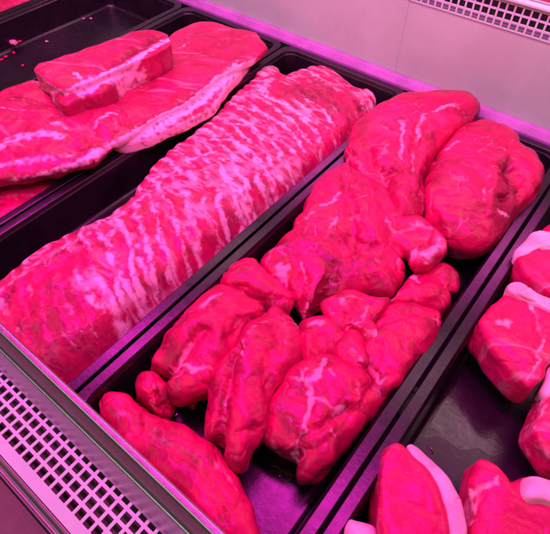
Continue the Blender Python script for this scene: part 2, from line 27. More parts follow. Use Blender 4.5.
  {'name': 'pork_rib_sheet', 'label': 'long sheet of marbled pork rib meat in the front half of the left-centre tray', 'cat': 'pork ribs', 'mat': 'loin', 'lobes': [[[[-352.0, 43.8], [-354.8, 65.8], [-357.5, 95.4], [-353.5, 112.8], [-349.8, 132.2], [-343.3, 152.6], [-340.6, 175.7], [-343.4, 204.9], [-340.6, 230.5], [-331.1, 258.3], [-319.0, 284.7], [-301.9, 306.9], [-272.4, 311.2], [-248.3, 303.8], [-231.7, 289.9], [-222.9, 267.5], [-217.1, 232.7], [-213.6, 178.1], [-214.9, 119.5], [-214.6, 66.7], [-213.1, 39.6], [-228.3, 21.2], [-276.9, 18.3], [-322.2, 17.8], [-350.5, 27.4]], -7, 24, 34, 0.5, 0, 0]], 'feats': [['r', [[-292.1, 73.9], [-283.3, 167.8]], 22, 3], ['r', [[-311.9, 58.1], [-316.9, 102.8], [-312.5, 144.6]], 5, -1.5], ['f', [[-335.5, 44.7], [-334.2, 73.2], [-333.7, 104.4], [-327.1, 133.0], [-323.2, 165.7], [-326.6, 207.4], [-314.7, 237.7]], 3.6, 0.65], ['f', [[-296.2, 97.8], [-270.9, 90.8], [-255.9, 87.2]], 3.5, 0.9], ['f', [[-278.2, 105.2], [-247.7, 96.3], [-229.4, 86.1]], 4.5, 1.0], ['f', [[-240.0, 89.8], [-224.5, 84.0]], 5, 0.8], ['f', [[-290.2, 128.5], [-261.2, 118.7], [-235.2, 112.6]], 4.0, 1.0], ['f', [[-289.5, 155.0], [-276.8, 149.7]], 5, 0.7], ['f', [[-309.1, 139.4], [-310.1, 149.8], [-309.4, 160.1]], 4, 0.8], ['f', [[-267.9, 141.8], [-242.9, 133.2], [-225.9, 126.6]], 3, 0.8], ['f', [[-271.5, 169.3], [-248.0, 162.0], [-227.9, 152.1]], 3.5, 0.8], ['f', [[-305.1, 200.9], [-282.7, 192.9], [-261.3, 198.3]], 4, 0.6], ['f', [[-262.3, 192.6], [-234.1, 183.6]], 3.5, 0.8], ['f', [[-284.8, 273.3], [-257.7, 265.9], [-231.5, 250.6]], 6, 0.9], ['f', [[-286.5, 252.5], [-274.5, 262.0]], 6, 0.7], ['f', [[-265.8, 223.4], [-235.1, 214.2]], 3.5, 0.7], ['f', [[-234.1, 231.5], [-218.1, 227.7]], 4, 0.6], ['f', [[-316.2, 64.0], [-308.6, 60.8]], 3.2, 0.9], ['f', [[-311.8, 39.0], [-325.9, 40.5]], 4, 0.7], ['f', [[-275.4, 71.7], [-267.3, 70.6]], 3, 0.7], ['f', [[-295.9, 33.2], [-283.1, 33.9]], 1.6, 0.6], ['f', [[-313.9, 31.1], [-289.3, 28.9]], 2, 0.5], ['f', [[-302.0, 66.0], [-273.7, 50.8]], 1.2, 0.5], ['f', [[-262.2, 54.0], [-245.9, 55.3]], 1.5, 0.5], ['f', [[-250.9, 75.0], [-240.9, 71.0]], 1.5, 0.7], ['f', [[-254.5, 63.8], [-247.8, 65.5]], 1, 0.6], ['m', [[-320.3, 25.9], [-264.4, 34.9], [-224.9, 33.8]], 26, -1.0], ['m', [[-314.3, 69.7], [-262.5, 71.9], [-220.5, 58.6]], 18, -0.7], ['m', [[-326.8, 99.4], [-300.7, 101.3]], 12, -0.5], ['r', [[-204.6, 170.6], [-211.4, 244.5]], 8, -2]], 'group': 'marbled rib sheets in the left-centre tray', 'vox': 1.5, 'noise': 0.6, 'fib': 0, 'parts': [], 'band': (80, 1.6, 18.5)},
  {'name': 'pork_rib_sheet', 'label': 'striped pork rib sheet in the rear half of the left-centre tray, under the front one', 'cat': 'pork ribs', 'mat': 'loin', 'lobes': [[[[-404.2, 460.6], [-416.1, 483.4], [-412.9, 499.2], [-396.0, 502.6], [-377.4, 494.6], [-367.2, 522.2], [-360.2, 541.0], [-340.4, 546.7], [-315.9, 540.0], [-286.4, 529.2], [-269.3, 536.7], [-252.3, 526.5], [-242.5, 503.1], [-231.6, 469.0], [-223.6, 420.9], [-220.3, 365.1], [-217.4, 314.5], [-217.3, 273.4], [-237.1, 240.1], [-295.3, 213.3], [-335.1, 205.7], [-355.7, 204.6], [-364.5, 219.4], [-372.6, 239.9], [-378.3, 252.6], [-376.7, 264.9], [-382.4, 287.8], [-383.1, 323.4], [-388.6, 368.1], [-400.1, 415.1]], -17, 19, 24, 0.5, 0, 0]], 'feats': [['r', [[-333.1, 447.4], [-316.8, 489.5], [-268.0, 484.9]], 9, 2], ['r', [[-370.8, 437.8], [-376.7, 457.2]], 7, 3], ['r', [[-248.0, 492.5], [-249.4, 483.2]], 4, -2], ['f', [[-381.8, 441.0], [-365.0, 430.7], [-373.7, 453.5], [-373.6, 465.8]], 4.5, 1.1], ['f', [[-356.8, 428.6], [-324.6, 426.2], [-297.7, 420.9], [-275.3, 420.6]], 3.0, 1.1], ['f', [[-301.4, 425.8], [-254.7, 421.9], [-232.8, 410.3]], 2.6, 0.7], ['f', [[-368.0, 391.8], [-337.4, 397.2], [-289.0, 389.8], [-253.4, 370.9]], 2.4, 0.9], ['f', [[-358.8, 354.3], [-331.8, 368.2], [-285.2, 357.0], [-244.1, 334.8]], 2.4, 0.9], ['f', [[-356.1, 317.2], [-326.7, 335.8], [-281.7, 326.2], [-238.3, 303.1]], 2.6, 0.9], ['f', [[-346.2, 275.1], [-329.8, 305.7], [-290.8, 308.3]], 2.6, 0.9], ['f', [[-345.2, 244.2], [-344.4, 265.7], [-340.0, 284.4]], 4, 0.7], ['f', [[-331.6, 499.1], [-313.5, 507.3], [-288.2, 497.4]], 2, 0.7], ['f', [[-265.2, 408.6], [-238.5, 382.7]], 4, 0.7], ['f', [[-229.7, 315.8], [-222.6, 283.3]], 5, 0.9], ['f', [[-354.1, 231.0], [-352.9, 244.2]], 3.5, 1.0], ['f', [[-336.6, 194.7], [-336.6, 228.9], [-328.5, 257.5]], 3, 0.6], ['f', [[-271.7, 468.2], [-270.6, 434.5]], 2, 0.4], ['f', [[-250.5, 471.4], [-232.2, 465.0]], 2, 0.5], ['d', [[-332.3, 456.7], [-298.7, 474.7], [-261.0, 463.1]], 12, 0.35], ['m', [[-342.2, 448.8], [-307.5, 476.3], [-249.2, 467.2]], 16, -1.3], ['m', [[-243.4, 426.0], [-230.2, 367.1], [-227.8, 327.3]], 12, -0.5], ['d', [[-249.9, 490.9], [-250.3, 482.4], [-261.9, 486.9]], 3, 0.9]], 'group': 'marbled rib sheets in the left-centre tray', 'vox': 1.5, 'noise': 0.6, 'fib': 0, 'parts': [], 'band': (48, 2.0, 15.5)},
  {'name': 'pork_rib_rack', 'label': 'flat pink pork rib slab reaching the back corner of its tray, with white fat side', 'cat': 'pork ribs', 'mat': 'ribs', 'lobes': [[[[-513.2, 380.2], [-531.4, 433.8], [-534.7, 464.1], [-531.9, 485.3], [-507.2, 504.9], [-480.5, 507.0], [-445.8, 516.1], [-440.8, 514.5], [-412.1, 496.9], [-406.1, 491.5], [-401.5, 459.1], [-404.6, 440.9], [-407.4, 396.6], [-398.9, 337.2], [-405.2, 296.8], [-404.9, 259.0], [-408.3, 229.4], [-443.6, 230.5], [-486.4, 283.7]], 16, 8, 6, 0.28, 0, 0], [[[-502.1, 384.6], [-508.1, 446.8], [-469.9, 477.1], [-425.2, 478.2], [-406.2, 441.7], [-396.4, 401.7], [-381.7, 358.3], [-382.2, 334.7], [-388.5, 300.0], [-394.6, 276.1], [-403.6, 248.4], [-422.9, 237.6], [-450.8, 257.8]], 4, 12, 22, 0.38, 0, 0]], 'feats': [['F', [[-407.0, 429.6], [-404.1, 396.2], [-395.0, 356.1], [-394.9, 327.4], [-397.5, 293.1], [-399.9, 260.7], [-403.3, 237.8]], 6.5, 1.3], ['S', [[-409.2, 443.3], [-403.4, 405.7], [-395.4, 364.2], [-396.5, 334.3], [-402.4, 299.3], [-405.4, 263.6], [-413.7, 238.7]], 18, 1.9], ['r', [[-406.1, 436.4], [-410.5, 394.0], [-403.2, 339.0], [-407.2, 297.6], [-407.0, 259.6]], 2.5, -1.6], ['d', [[-405.0, 437.7], [-408.5, 392.9], [-401.3, 335.4], [-405.0, 294.4], [-405.4, 256.2]], 2.6, 0.7], ['f', [[-509.7, 444.7], [-493.4, 464.8], [-482.8, 487.6]], 1.6, 0.5], ['f', [[-494.2, 408.9], [-493.3, 426.4], [-493.8, 436.3]], 1.8, 0.8], ['f', [[-490.9, 379.1], [-464.3, 381.5]], 1.5, 0.5], ['f', [[-440.4, 412.9], [-464.4, 473.5], [-439.6, 486.1]], 0.8, 0.5], ['f', [[-417.0, 309.8], [-430.7, 372.5], [-440.8, 418.9]], 1, 0.4], ['d', [[-508.5, 424.6], [-505.5, 448.0], [-498.7, 460.5]], 5, 0.6], ['d', [[-467.3, 391.5], [-467.9, 410.1]], 5, 0.4], ['r', [[-503.7, 418.1], [-507.4, 450.0]], 3, -2], ['d', [[-425.7, 430.8], [-417.1, 470.0]], 10, 0.2]], 'group': 'pork rib pieces heaped in the tray', 'vox': 1.4, 'noise': 0.4, 'fib': 0.6, 'parts': [], 'band': None},
  {'name': 'pork_rib_rack', 'label': 'bony marbled pork rib piece at the left edge with a broad white fatty lower side', 'cat': 'pork ribs', 'mat': 'ribs', 'lobes': [[[[-598.5, 168.6], [-592.3, 197.1], [-590.5, 209.3], [-589.7, 234.9], [-580.1, 253.9], [-535.6, 258.3], [-494.5, 256.2], [-470.3, 278.0], [-452.7, 284.2], [-429.7, 274.9], [-419.7, 258.8], [-408.6, 226.9], [-403.9, 203.0], [-412.8, 181.7], [-428.1, 153.6], [-451.4, 121.6], [-473.5, 96.5], [-542.1, 118.8]], 16, 12, 18, 0.6, 0, 0], [[[-477.5, 248.1], [-469.3, 274.9], [-450.0, 282.5], [-427.2, 273.2], [-417.6, 254.7], [-411.9, 227.6], [-435.5, 222.1]], 18, 12, 14, 0.9, 0, 0]], 'feats': [['f', [[-488.0, 149.6], [-486.5, 172.5], [-470.0, 192.2], [-454.4, 200.1]], 7, 1.0], ['f', [[-445.8, 122.9], [-425.1, 154.7], [-410.4, 186.3], [-405.9, 214.7], [-409.4, 233.6]], 4.0, 1.0], ['f', [[-463.5, 134.1], [-433.2, 172.3], [-423.5, 192.4]], 5, 0.7], ['f', [[-437.9, 233.7], [-444.3, 256.9], [-435.5, 263.9]], 3.5, 0.7], ['f', [[-476.7, 209.8], [-462.7, 214.0]], 4, 0.8], ['f', [[-432.3, 256.9], [-408.5, 241.0]], 3, 0.5], ['f', [[-549.4, 188.3], [-519.4, 207.2], [-483.2, 221.2]], 1.2, 0.6], ['f', [[-558.2, 206.8], [-524.0, 223.6], [-496.4, 225.4]], 1.0, 0.5], ['f', [[-529.0, 175.4], [-503.0, 196.0], [-476.3, 203.1]], 1.2, 0.5], ['d', [[-553.7, 210.4], [-509.4, 220.0]], 10, 0.35], ['d', [[-429.2, 213.5], [-416.8, 210.3]], 8, 0.4], ['d', [[-475.7, 159.3], [-471.2, 167.2]], 2.5, 0.6], ['r', [[-465.5, 218.7], [-423.7, 196.4]], 6, -2], ['r', [[-442.2, 237.1], [-419.9, 210.1]], 5, -2]], 'group': 'pork rib pieces heaped in the tray', 'vox': 1.4, 'noise': 0.9, 'fib': 0.2, 'parts': [], 'band': None},
  {'name': 'pork_rib_rack', 'label': 'thick pink pork belly block on top of the heap with flat top and ragged side', 'cat': 'pork belly', 'mat': 'ribs', 'lobes': [[[[-542.7, 240.4], [-547.4, 244.9], [-549.6, 257.2], [-539.9, 288.1], [-531.8, 327.8], [-526.1, 354.5], [-523.2, 373.1], [-505.4, 390.6], [-486.0, 392.8], [-480.3, 390.8], [-461.4, 374.3], [-461.2, 341.6], [-467.6, 316.5], [-469.9, 284.7], [-474.5, 254.9], [-481.0, 237.2], [-506.5, 234.7], [-527.4, 239.0]], 50, 5, 32, 0.22, 0, 0], [[[-529.8, 244.7], [-506.6, 249.8], [-500.2, 278.9], [-489.6, 315.3], [-485.7, 359.8], [-493.5, 397.9], [-477.8, 384.7], [-468.9, 331.7], [-466.0, 295.2], [-457.8, 267.9], [-469.1, 248.9], [-475.7, 224.2]], 34, 13, 22, 0.34, 0, 0]], 'feats': [['F', [[-475.6, 249.0], [-470.0, 281.9], [-467.9, 310.7], [-469.9, 346.5], [-474.0, 383.0]], 5.0, 1.3], ['F', [[-476.2, 257.4], [-472.0, 273.7], [-472.4, 300.1]], 4, 1.1], ['S', [[-481.0, 246.0], [-482.0, 260.5], [-477.4, 285.3], [-478.4, 320.5], [-480.5, 357.2], [-488.4, 395.0]], 9, 1.5], ['F', [[-497.0, 263.3], [-469.8, 259.1], [-470.3, 274.1]], 3.5, 1.1], ['d', [[-477.5, 292.2], [-484.0, 337.4], [-489.0, 375.8]], 8, 0.9], ['r', [[-481.1, 291.6], [-483.7, 340.5], [-489.2, 378.9]], 6, -3], ['S', [[-537.3, 242.6], [-504.7, 234.3], [-483.6, 233.5]], 10, 0.7], ['f', [[-542.0, 244.7], [-537.0, 271.1], [-528.2, 322.6], [-518.7, 361.6]], 1.2, 0.5], ['r', [[-478.3, 267.3], [-487.0, 281.6]], 4, 2.5]], 'group': 'pork rib pieces heaped in the tray', 'vox': 1.3, 'noise': 0.35, 'fib': 0.6, 'parts': [], 'band': None},
  {'name': 'meat_piece', 'label': 'thin dark red slice of meat lying beneath the bony rib piece at the left edge', 'cat': 'raw meat', 'mat': 'meat', 'lobes': [[[[-525.0, 110.4], [-497.7, 136.2], [-465.9, 165.7], [-437.6, 171.5], [-432.7, 155.1], [-433.5, 136.9], [-433.1, 109.2], [-435.1, 96.8], [-445.2, 64.4]], -14, 10, 20, 0.7, 0, 0]], 'feats': [['f', [[-459.6, 115.8], [-447.2, 131.4], [-433.2, 152.3]], 3, 0.4], ['f', [[-438.3, 104.7], [-424.8, 102.9]], 2, 0.6], ['r', [[-452.9, 111.6], [-435.8, 154.2]], 4, -1]], 'group': 'pork rib pieces heaped in the tray', 'vox': 1.3, 'noise': 1.0, 'fib': 0.5, 'parts': [], 'band': None},
  {'name': 'pork_chop', 'label': 'pork chop near the back of the right tray with a thick pale top fat edge', 'cat': 'pork chop', 'mat': 'chop', 'lobes': [[[[-8.1, 361.1], [-9.3, 378.7], [6.2, 387.9], [23.3, 392.2], [42.9, 392.7], [56.3, 371.7], [48.9, 341.6], [33.7, 336.1], [18.7, 339.1], [5.2, 343.8], [-4.5, 352.0]], 0, 14, 26, 0.36, 0, 0]], 'feats': [], 'group': 'pork chops in the right tray', 'vox': 1.2, 'noise': 0.6, 'fib': 0.4, 'parts': [{'name': 'fat_rim', 'mat': 'fat', 'label': None, 'lobes': [[[[-9.2, 359.6], [-12.0, 371.3], [-10.6, 385.0], [-6.1, 398.3], [8.2, 406.4], [30.7, 408.3], [41.2, 398.2], [28.3, 388.0], [12.4, 381.4], [1.6, 372.8], [-4.0, 360.8]], 2, 14, 22, 0.42, 0, 0]], 'feats': [], 'vox': 1.1, 'noise': 0.9, 'fib': 0.4}], 'band': None},
  {'name': 'pork_chop', 'label': 'pork chop with a straight fat strip and curved seam, middle of the right tray', 'cat': 'pork chop', 'mat': 'chop', 'lobes': [[[[-5.1, 269.9], [-7.0, 285.9], [-3.9, 301.4], [1.1, 317.4], [12.0, 326.0], [29.0, 327.5], [46.6, 326.0], [57.9, 304.4], [57.5, 284.4], [52.6, 269.4], [52.6, 252.3], [48.7, 241.9], [34.8, 243.4], [17.6, 251.5], [4.3, 260.5]], -2, 18, 28, 0.36, 0, 0]], 'feats': [['f', [[18.4, 311.3], [32.0, 297.2], [41.1, 281.1], [44.6, 258.6], [44.2, 245.7]], 1.6, 0.7], ['f', [[7.4, 277.7], [13.1, 276.2], [11.3, 284.4]], 3, 0.6], ['f', [[23.5, 272.8], [26.4, 269.4]], 1.5, 0.4], ['f', [[0.4, 278.2], [2.5, 261.9], [11.7, 252.1]], 3, 0.35], ['r', [[22.2, 307.9], [38.2, 284.5], [43.8, 250.6]], 2.5, -1.2]], 'group': 'pork chops in the right tray', 'vox': 1.2, 'noise': 0.6, 'fib': 0.4, 'parts': [{'name': 'fat_rim', 'mat': 'fat', 'label': None, 'lobes': [[[[0.0, 308.9], [-1.3, 318.5], [3.7, 323.8], [19.9, 324.7], [36.4, 323.5], [55.5, 319.9], [57.3, 309.4], [37.9, 309.7], [21.1, 310.1], [8.0, 308.6]], 8, 13, 22, 0.42, 0, 0]], 'feats': [], 'vox': 1.1, 'noise': 0.9, 'fib': 0.4}], 'band': None},
  {'name': 'pork_chop', 'label': 'marbled pork chop at the right edge of the photo lying on the tray floor side', 'cat': 'pork chop', 'mat': 'chop', 'lobes': [[[[62.6, 213.9], [60.5, 229.5], [58.3, 251.9], [57.8, 273.0], [71.1, 284.7], [93.0, 275.4], [104.6, 236.3], [96.9, 205.6], [84.9, 200.3], [76.8, 205.2]], -8, 18, 26, 0.36, 0, 0]], 'feats': [['f', [[60.1, 217.7], [61.9, 228.5], [59.3, 246.0]], 3, 0.6], ['f', [[68.4, 210.6], [77.5, 204.7]], 3, 0.5]], 'group': 'pork chops in the right tray', 'vox': 1.2, 'noise': 0.6, 'fib': 0.4, 'parts': [{'name': 'fat_rim', 'mat': 'fat', 'label': None, 'lobes': [[[[57.0, 248.4], [54.7, 267.6], [60.8, 281.3], [80.8, 290.6], [86.8, 280.4], [69.6, 266.7], [63.5, 255.6], [62.2, 244.4]], 0, 12, 20, 0.42, 0, 0]], 'feats': [], 'vox': 1.1, 'noise': 0.9, 'fib': 0.4}], 'band': None},
  {'name': 'pork_chop', 'label': 'upright pork chop nearest the camera with smooth cut face and curved pink rim', 'cat': 'pork chop', 'mat': 'chop', 'lobes': [[[[-10.0, 145.2], [-12.6, 138.7], [-12.2, 128.6], [-6.6, 115.4], [0.2, 104.2], [10.7, 90.7], [24.2, 76.4], [44.7, 82.8], [53.3, 99.6], [47.2, 111.9], [39.8, 124.2], [30.3, 134.4], [15.8, 142.4], [-1.0, 146.2]], 0, 14, 44, 0.3, 0, 0]], 'feats': [['f', [[-12.4, 130.4], [-6.1, 114.8], [7.2, 95.1], [18.6, 83.2]], 3.0, 0.3], ['f', [[36.8, 104.5], [25.2, 88.4]], 3, 0.5], ['f', [[-2.2, 126.1], [10.2, 112.3]], 2, 0.15]], 'group': 'pork chops in the right tray', 'vox': 1.2, 'noise': 0.6, 'fib': 0.4, 'parts': [{'name': 'fat_rim', 'mat': 'fat', 'label': None, 'lobes': [[[[-2.9, 147.4], [-0.3, 151.2], [10.7, 151.1], [24.5, 147.7], [38.1, 140.8], [48.6, 130.7], [55.7, 118.3], [60.1, 103.3], [55.4, 98.2], [47.4, 111.7], [40.0, 123.9], [30.7, 134.1], [16.6, 141.4], [1.7, 144.8]], 2, 10, 42, 0.42, 0, 0]], 'feats': [], 'vox': 1.1, 'noise': 0.9, 'fib': 0.4}], 'band': None},
  {'name': 'pork_chop', 'label': 'shaggy red pork chop at the bottom edge with a stubby white fat block', 'cat': 'pork chop', 'mat': 'chop', 'lobes': [[[[40.0, 171.3], [45.2, 176.4], [51.6, 175.4], [62.3, 171.0], [70.5, 180.9], [82.2, 183.6], [97.4, 189.1], [117.3, 189.1], [127.8, 154.0], [102.4, 120.5], [70.5, 104.9], [58.2, 119.6], [50.5, 139.0], [42.8, 153.9]], -12, 22, 26, 0.36, 0, 0]], 'feats': [['f', [[48.1, 154.2], [48.1, 144.8], [50.7, 133.2]], 3, 0.8], ['f', [[55.3, 164.8], [51.7, 157.1]], 3, 0.7], ['f', [[55.5, 146.8], [60.0, 142.8]], 3, 0.3], ['r', [[49.1, 151.9], [49.9, 134.9]], 4, -2], ['f', [[63.6, 153.3], [82.1, 156.7]], 2, 0.25], ['d', [[76.0, 155.6], [90.6, 159.8]], 8, 0.35]], 'group': 'pork chops in the right tray', 'vox': 1.2, 'noise': 0.6, 'fib': 0.4, 'parts': [{'name': 'fat_rim', 'mat': 'fat', 'label': None, 'lobes': [[[[72.3, 163.6], [68.8, 172.6], [70.4, 178.8], [78.6, 182.1], [90.5, 185.9], [105.2, 189.8], [109.0, 177.7], [95.4, 171.4], [82.1, 165.3]], 6, 12, 18, 0.42, 0, 0]], 'feats': [], 'vox': 1.1, 'noise': 0.9, 'fib': 0.4}], 'band': None},
  {'name': 'pork_chop', 'label': 'pale fatty chop end at the bottom edge beside the divider of the two right trays', 'cat': 'pork chop', 'mat': 'fat', 'lobes': [[[[-7.3, 77.8], [-9.1, 83.9], [-7.6, 88.8], [0.1, 91.2], [9.5, 92.0], [19.4, 80.4], [14.0, 65.8], [2.3, 66.8]], -6, 12, 30, 0.7, 0, 0]], 'feats': [], 'group': 'pork chops in the right tray', 'vox': 1.2, 'noise': 0.5, 'fib': 0, 'parts': [], 'band': None},
  {'name': 'meat_piece', 'label': 'dark red sliver of pork at the right edge behind the rear chop', 'cat': 'raw meat', 'mat': 'meat', 'lobes': [[[[1.4, 413.4], [-0.3, 429.1], [4.6, 443.5], [23.9, 441.4], [35.2, 420.7], [21.1, 406.3]], -6, 12, 20, 0.8, 0, 0]], 'feats': [], 'group': 'pork chops in the right tray', 'vox': 1.3, 'noise': 1.0, 'fib': 0, 'parts': [], 'band': None},
  {'name': 'meat_piece', 'label': 'pink slice of meat in the far corner tray at the top left', 'cat': 'raw meat', 'mat': 'ribs', 'lobes': [[[[-828.3, 314.3], [-834.1, 343.4], [-837.0, 380.8], [-837.5, 431.8], [-859.3, 459.1], [-918.0, 443.7], [-907.7, 361.9]], -6, 8, 12, 0.7, 0, 0]], 'feats': [], 'group': 'pork rib pieces heaped in the tray', 'vox': 1.3, 'noise': 0.5, 'fib': 0, 'parts': [], 'band': None}
]
PUDDLES = [[[[-83.1, 94.4], [-83.5, 100.0], [-76.9, 104.3], [-67.7, 102.7], [-58.1, 95.2], [-59.9, 90.0], [-66.8, 93.9], [-67.1, 88.1], [-73.4, 92.4], [-77.4, 91.2]], -44.2], [[[9.9, 180.6], [10.7, 182.3], [13.7, 181.7], [16.4, 179.8], [15.9, 177.4], [13.0, 178.0]], -44.8], [[[-176.8, 67.6], [-174.7, 77.0], [-166.3, 80.4], [-162.6, 74.5], [-166.6, 67.0]], -44.2], [[[-42.5, 209.3], [-37.6, 218.0], [-32.1, 215.2], [-28.1, 221.9], [-18.2, 221.5], [-11.0, 229.6], [3.2, 229.3], [14.2, 231.1], [25.7, 225.8], [36.5, 229.0], [50.8, 223.5], [60.9, 215.2], [53.5, 205.4], [42.3, 204.4], [33.0, 195.1], [21.5, 194.0], [11.8, 192.4], [5.0, 184.9], [-5.3, 187.2], [-13.3, 185.1], [-22.2, 191.0], [-31.0, 192.9], [-34.2, 201.8]], -44.9]]
SCRAPS = [[-797.7, 339.3, -36, 10], [-797.9, 349.8, -37, 4.5], [-789.0, 329.9, -44, 4], [-788.0, 315.0, -44, 4], [-784.8, 306.0, -44, 4], [-778.0, 383.2, -44, 4.0], [-796.0, 470.9, -44, 3.2], [-786.5, 478.4, -44, 3.6], [-676.6, 396.6, -30, 3], [-743.8, 315.9, -44, 3.8], [-805.0, 333.1, -44, 2.4], [-406.8, 179.3, -30, 1.2]]

# ------------------------------------------------------------ helpers
def tag(o, label=None, cat=None, group=None, kind=None):
    if label: o['label'] = label
    if cat: o['category'] = cat
    if group: o['group'] = group
    if kind: o['kind'] = kind
    return o
def link(name, me, mat=None, parent=None, loc=(0, 0, 0)):
    o = bpy.data.objects.new(name, me); col.objects.link(o)
    if mat: me.materials.append(mat)
    o.location = loc
    if parent: o.parent = parent
    return o
def empty(name, loc=(0, 0, 0)):
    o = bpy.data.objects.new(name, None); col.objects.link(o); o.location = loc
    o.empty_display_size = .05
    return o
def mesh(name, V, F, smooth=True):
    me = bpy.data.meshes.new(name); me.from_pydata([tuple(v) for v in V], [], F)
    me.update()
    if smooth: me.shade_smooth()
    return me
class MB:
    def __init__(s): s.V = []; s.F = []
    def box(s, a, b):
        n = len(s.V); x0, y0, z0 = a; x1, y1, z1 = b
        s.V += [(x0,y0,z0),(x1,y0,z0),(x1,y1,z0),(x0,y1,z0),(x0,y0,z1),(x1,y0,z1),(x1,y1,z1),(x0,y1,z1)]
        s.F += [tuple(n+i for i in f) for f in ((3,2,1,0),(4,5,6,7),(0,1,5,4),(1,2,6,5),(2,3,7,6),(3,0,4,7))]
    def extrude_x(s, prof, x0, x1, closed=True):
        n = len(s.V); k = len(prof)
        s.V += [(x0,y,z) for y,z in prof]+[(x1,y,z) for y,z in prof]
        for i in range(k if closed else k-1):
            j = (i+1) % k; s.F.append((n+i, n+k+i, n+k+j, n+j))
        if closed:
            s.F.append(tuple(n+i for i in range(k))); s.F.append(tuple(n+k+i for i in reversed(range(k))))
    def build(s, name, mat, parent=None, smooth=False, bevel=0):
        me = mesh(name, s.V, s.F, smooth)
        o = link(name, me, mat, parent)
        if bevel:
            m = o.modifiers.new('bevel', 'BEVEL'); m.width = bevel; m.segments = 3; m.limit_method = 'ANGLE'; m.angle_limit = .4
            me.shade_smooth()
            w = o.modifiers.new('wn', 'WEIGHTED_NORMAL')
        return o
# ------------------------------------------------------------ materials
def newmat(name):
    m = bpy.data.materials.new(name); m.use_nodes = True
    nt = m.node_tree; b = nt.nodes['Principled BSDF']
    return m, nt, b
def nd(nt, t, **kw):
    n = nt.nodes.new(t)
    for k, v in kw.items():
        if k in n.inputs.keys(): n.inputs[k].default_value = v
        else: setattr(n, k, v)
    return n
def lk(nt, a, b): nt.links.new(a, b)
def math_(nt, op, a, b=None, clamp=False):
    n = nt.nodes.new('ShaderNodeMath'); n.operation = op; n.use_clamp = clamp
    for i, v in enumerate((a, b)):
        if v is None: continue
        if isinstance(v, (int, float)): n.inputs[i].default_value = v
        else: lk(nt, v, n.inputs[i])
    return n.outputs[0]
def mixc(nt, f, a, b):
    n = nt.nodes.new('ShaderNodeMix'); n.data_type = 'RGBA'
    if isinstance(f, (int, float)): n.inputs[0].default_value = f
    else: lk(nt, f, n.inputs[0])
    for i, v in ((6, a), (7, b)):
        if isinstance(v, tuple): n.inputs[i].default_value = (*v, 1)
        else: lk(nt, v, n.inputs[i])
    return n.outputs[2]
def ramp(nt, f, a, b, to0=0, to1=1):
    n = nt.nodes.new('ShaderNodeMapRange'); n.interpolation_type = 'SMOOTHSTEP'
    lk(nt, f, n.inputs[0])
    n.inputs[1].default_value = a; n.inputs[2].default_value = b; n.inputs[3].default_value = to0; n.inputs[4].default_value = to1
    return n.outputs[0]
def noise_(nt, vec, scale, detail=4, rough=.55, dist=0):
    n = nd(nt, 'ShaderNodeTexNoise'); n.inputs['Scale'].default_value = scale; n.inputs['Detail'].default_value = detail
    n.inputs['Roughness'].default_value = rough; n.inputs['Distortion'].default_value = dist
    lk(nt, vec, n.inputs['Vector']); return n.outputs['Fac']
def mapping(nt, vec, rot=None, scale=(1, 1, 1), rotz=None):
    n = nd(nt, 'ShaderNodeMapping'); lk(nt, vec, n.inputs['Vector']); n.inputs['Scale'].default_value = scale
    if rot: n.inputs['Rotation'].default_value = rot
    return n.outputs[0]
def attr(nt, name):
    n = nd(nt, 'ShaderNodeAttribute'); n.attribute_name = name; return n.outputs['Fac']
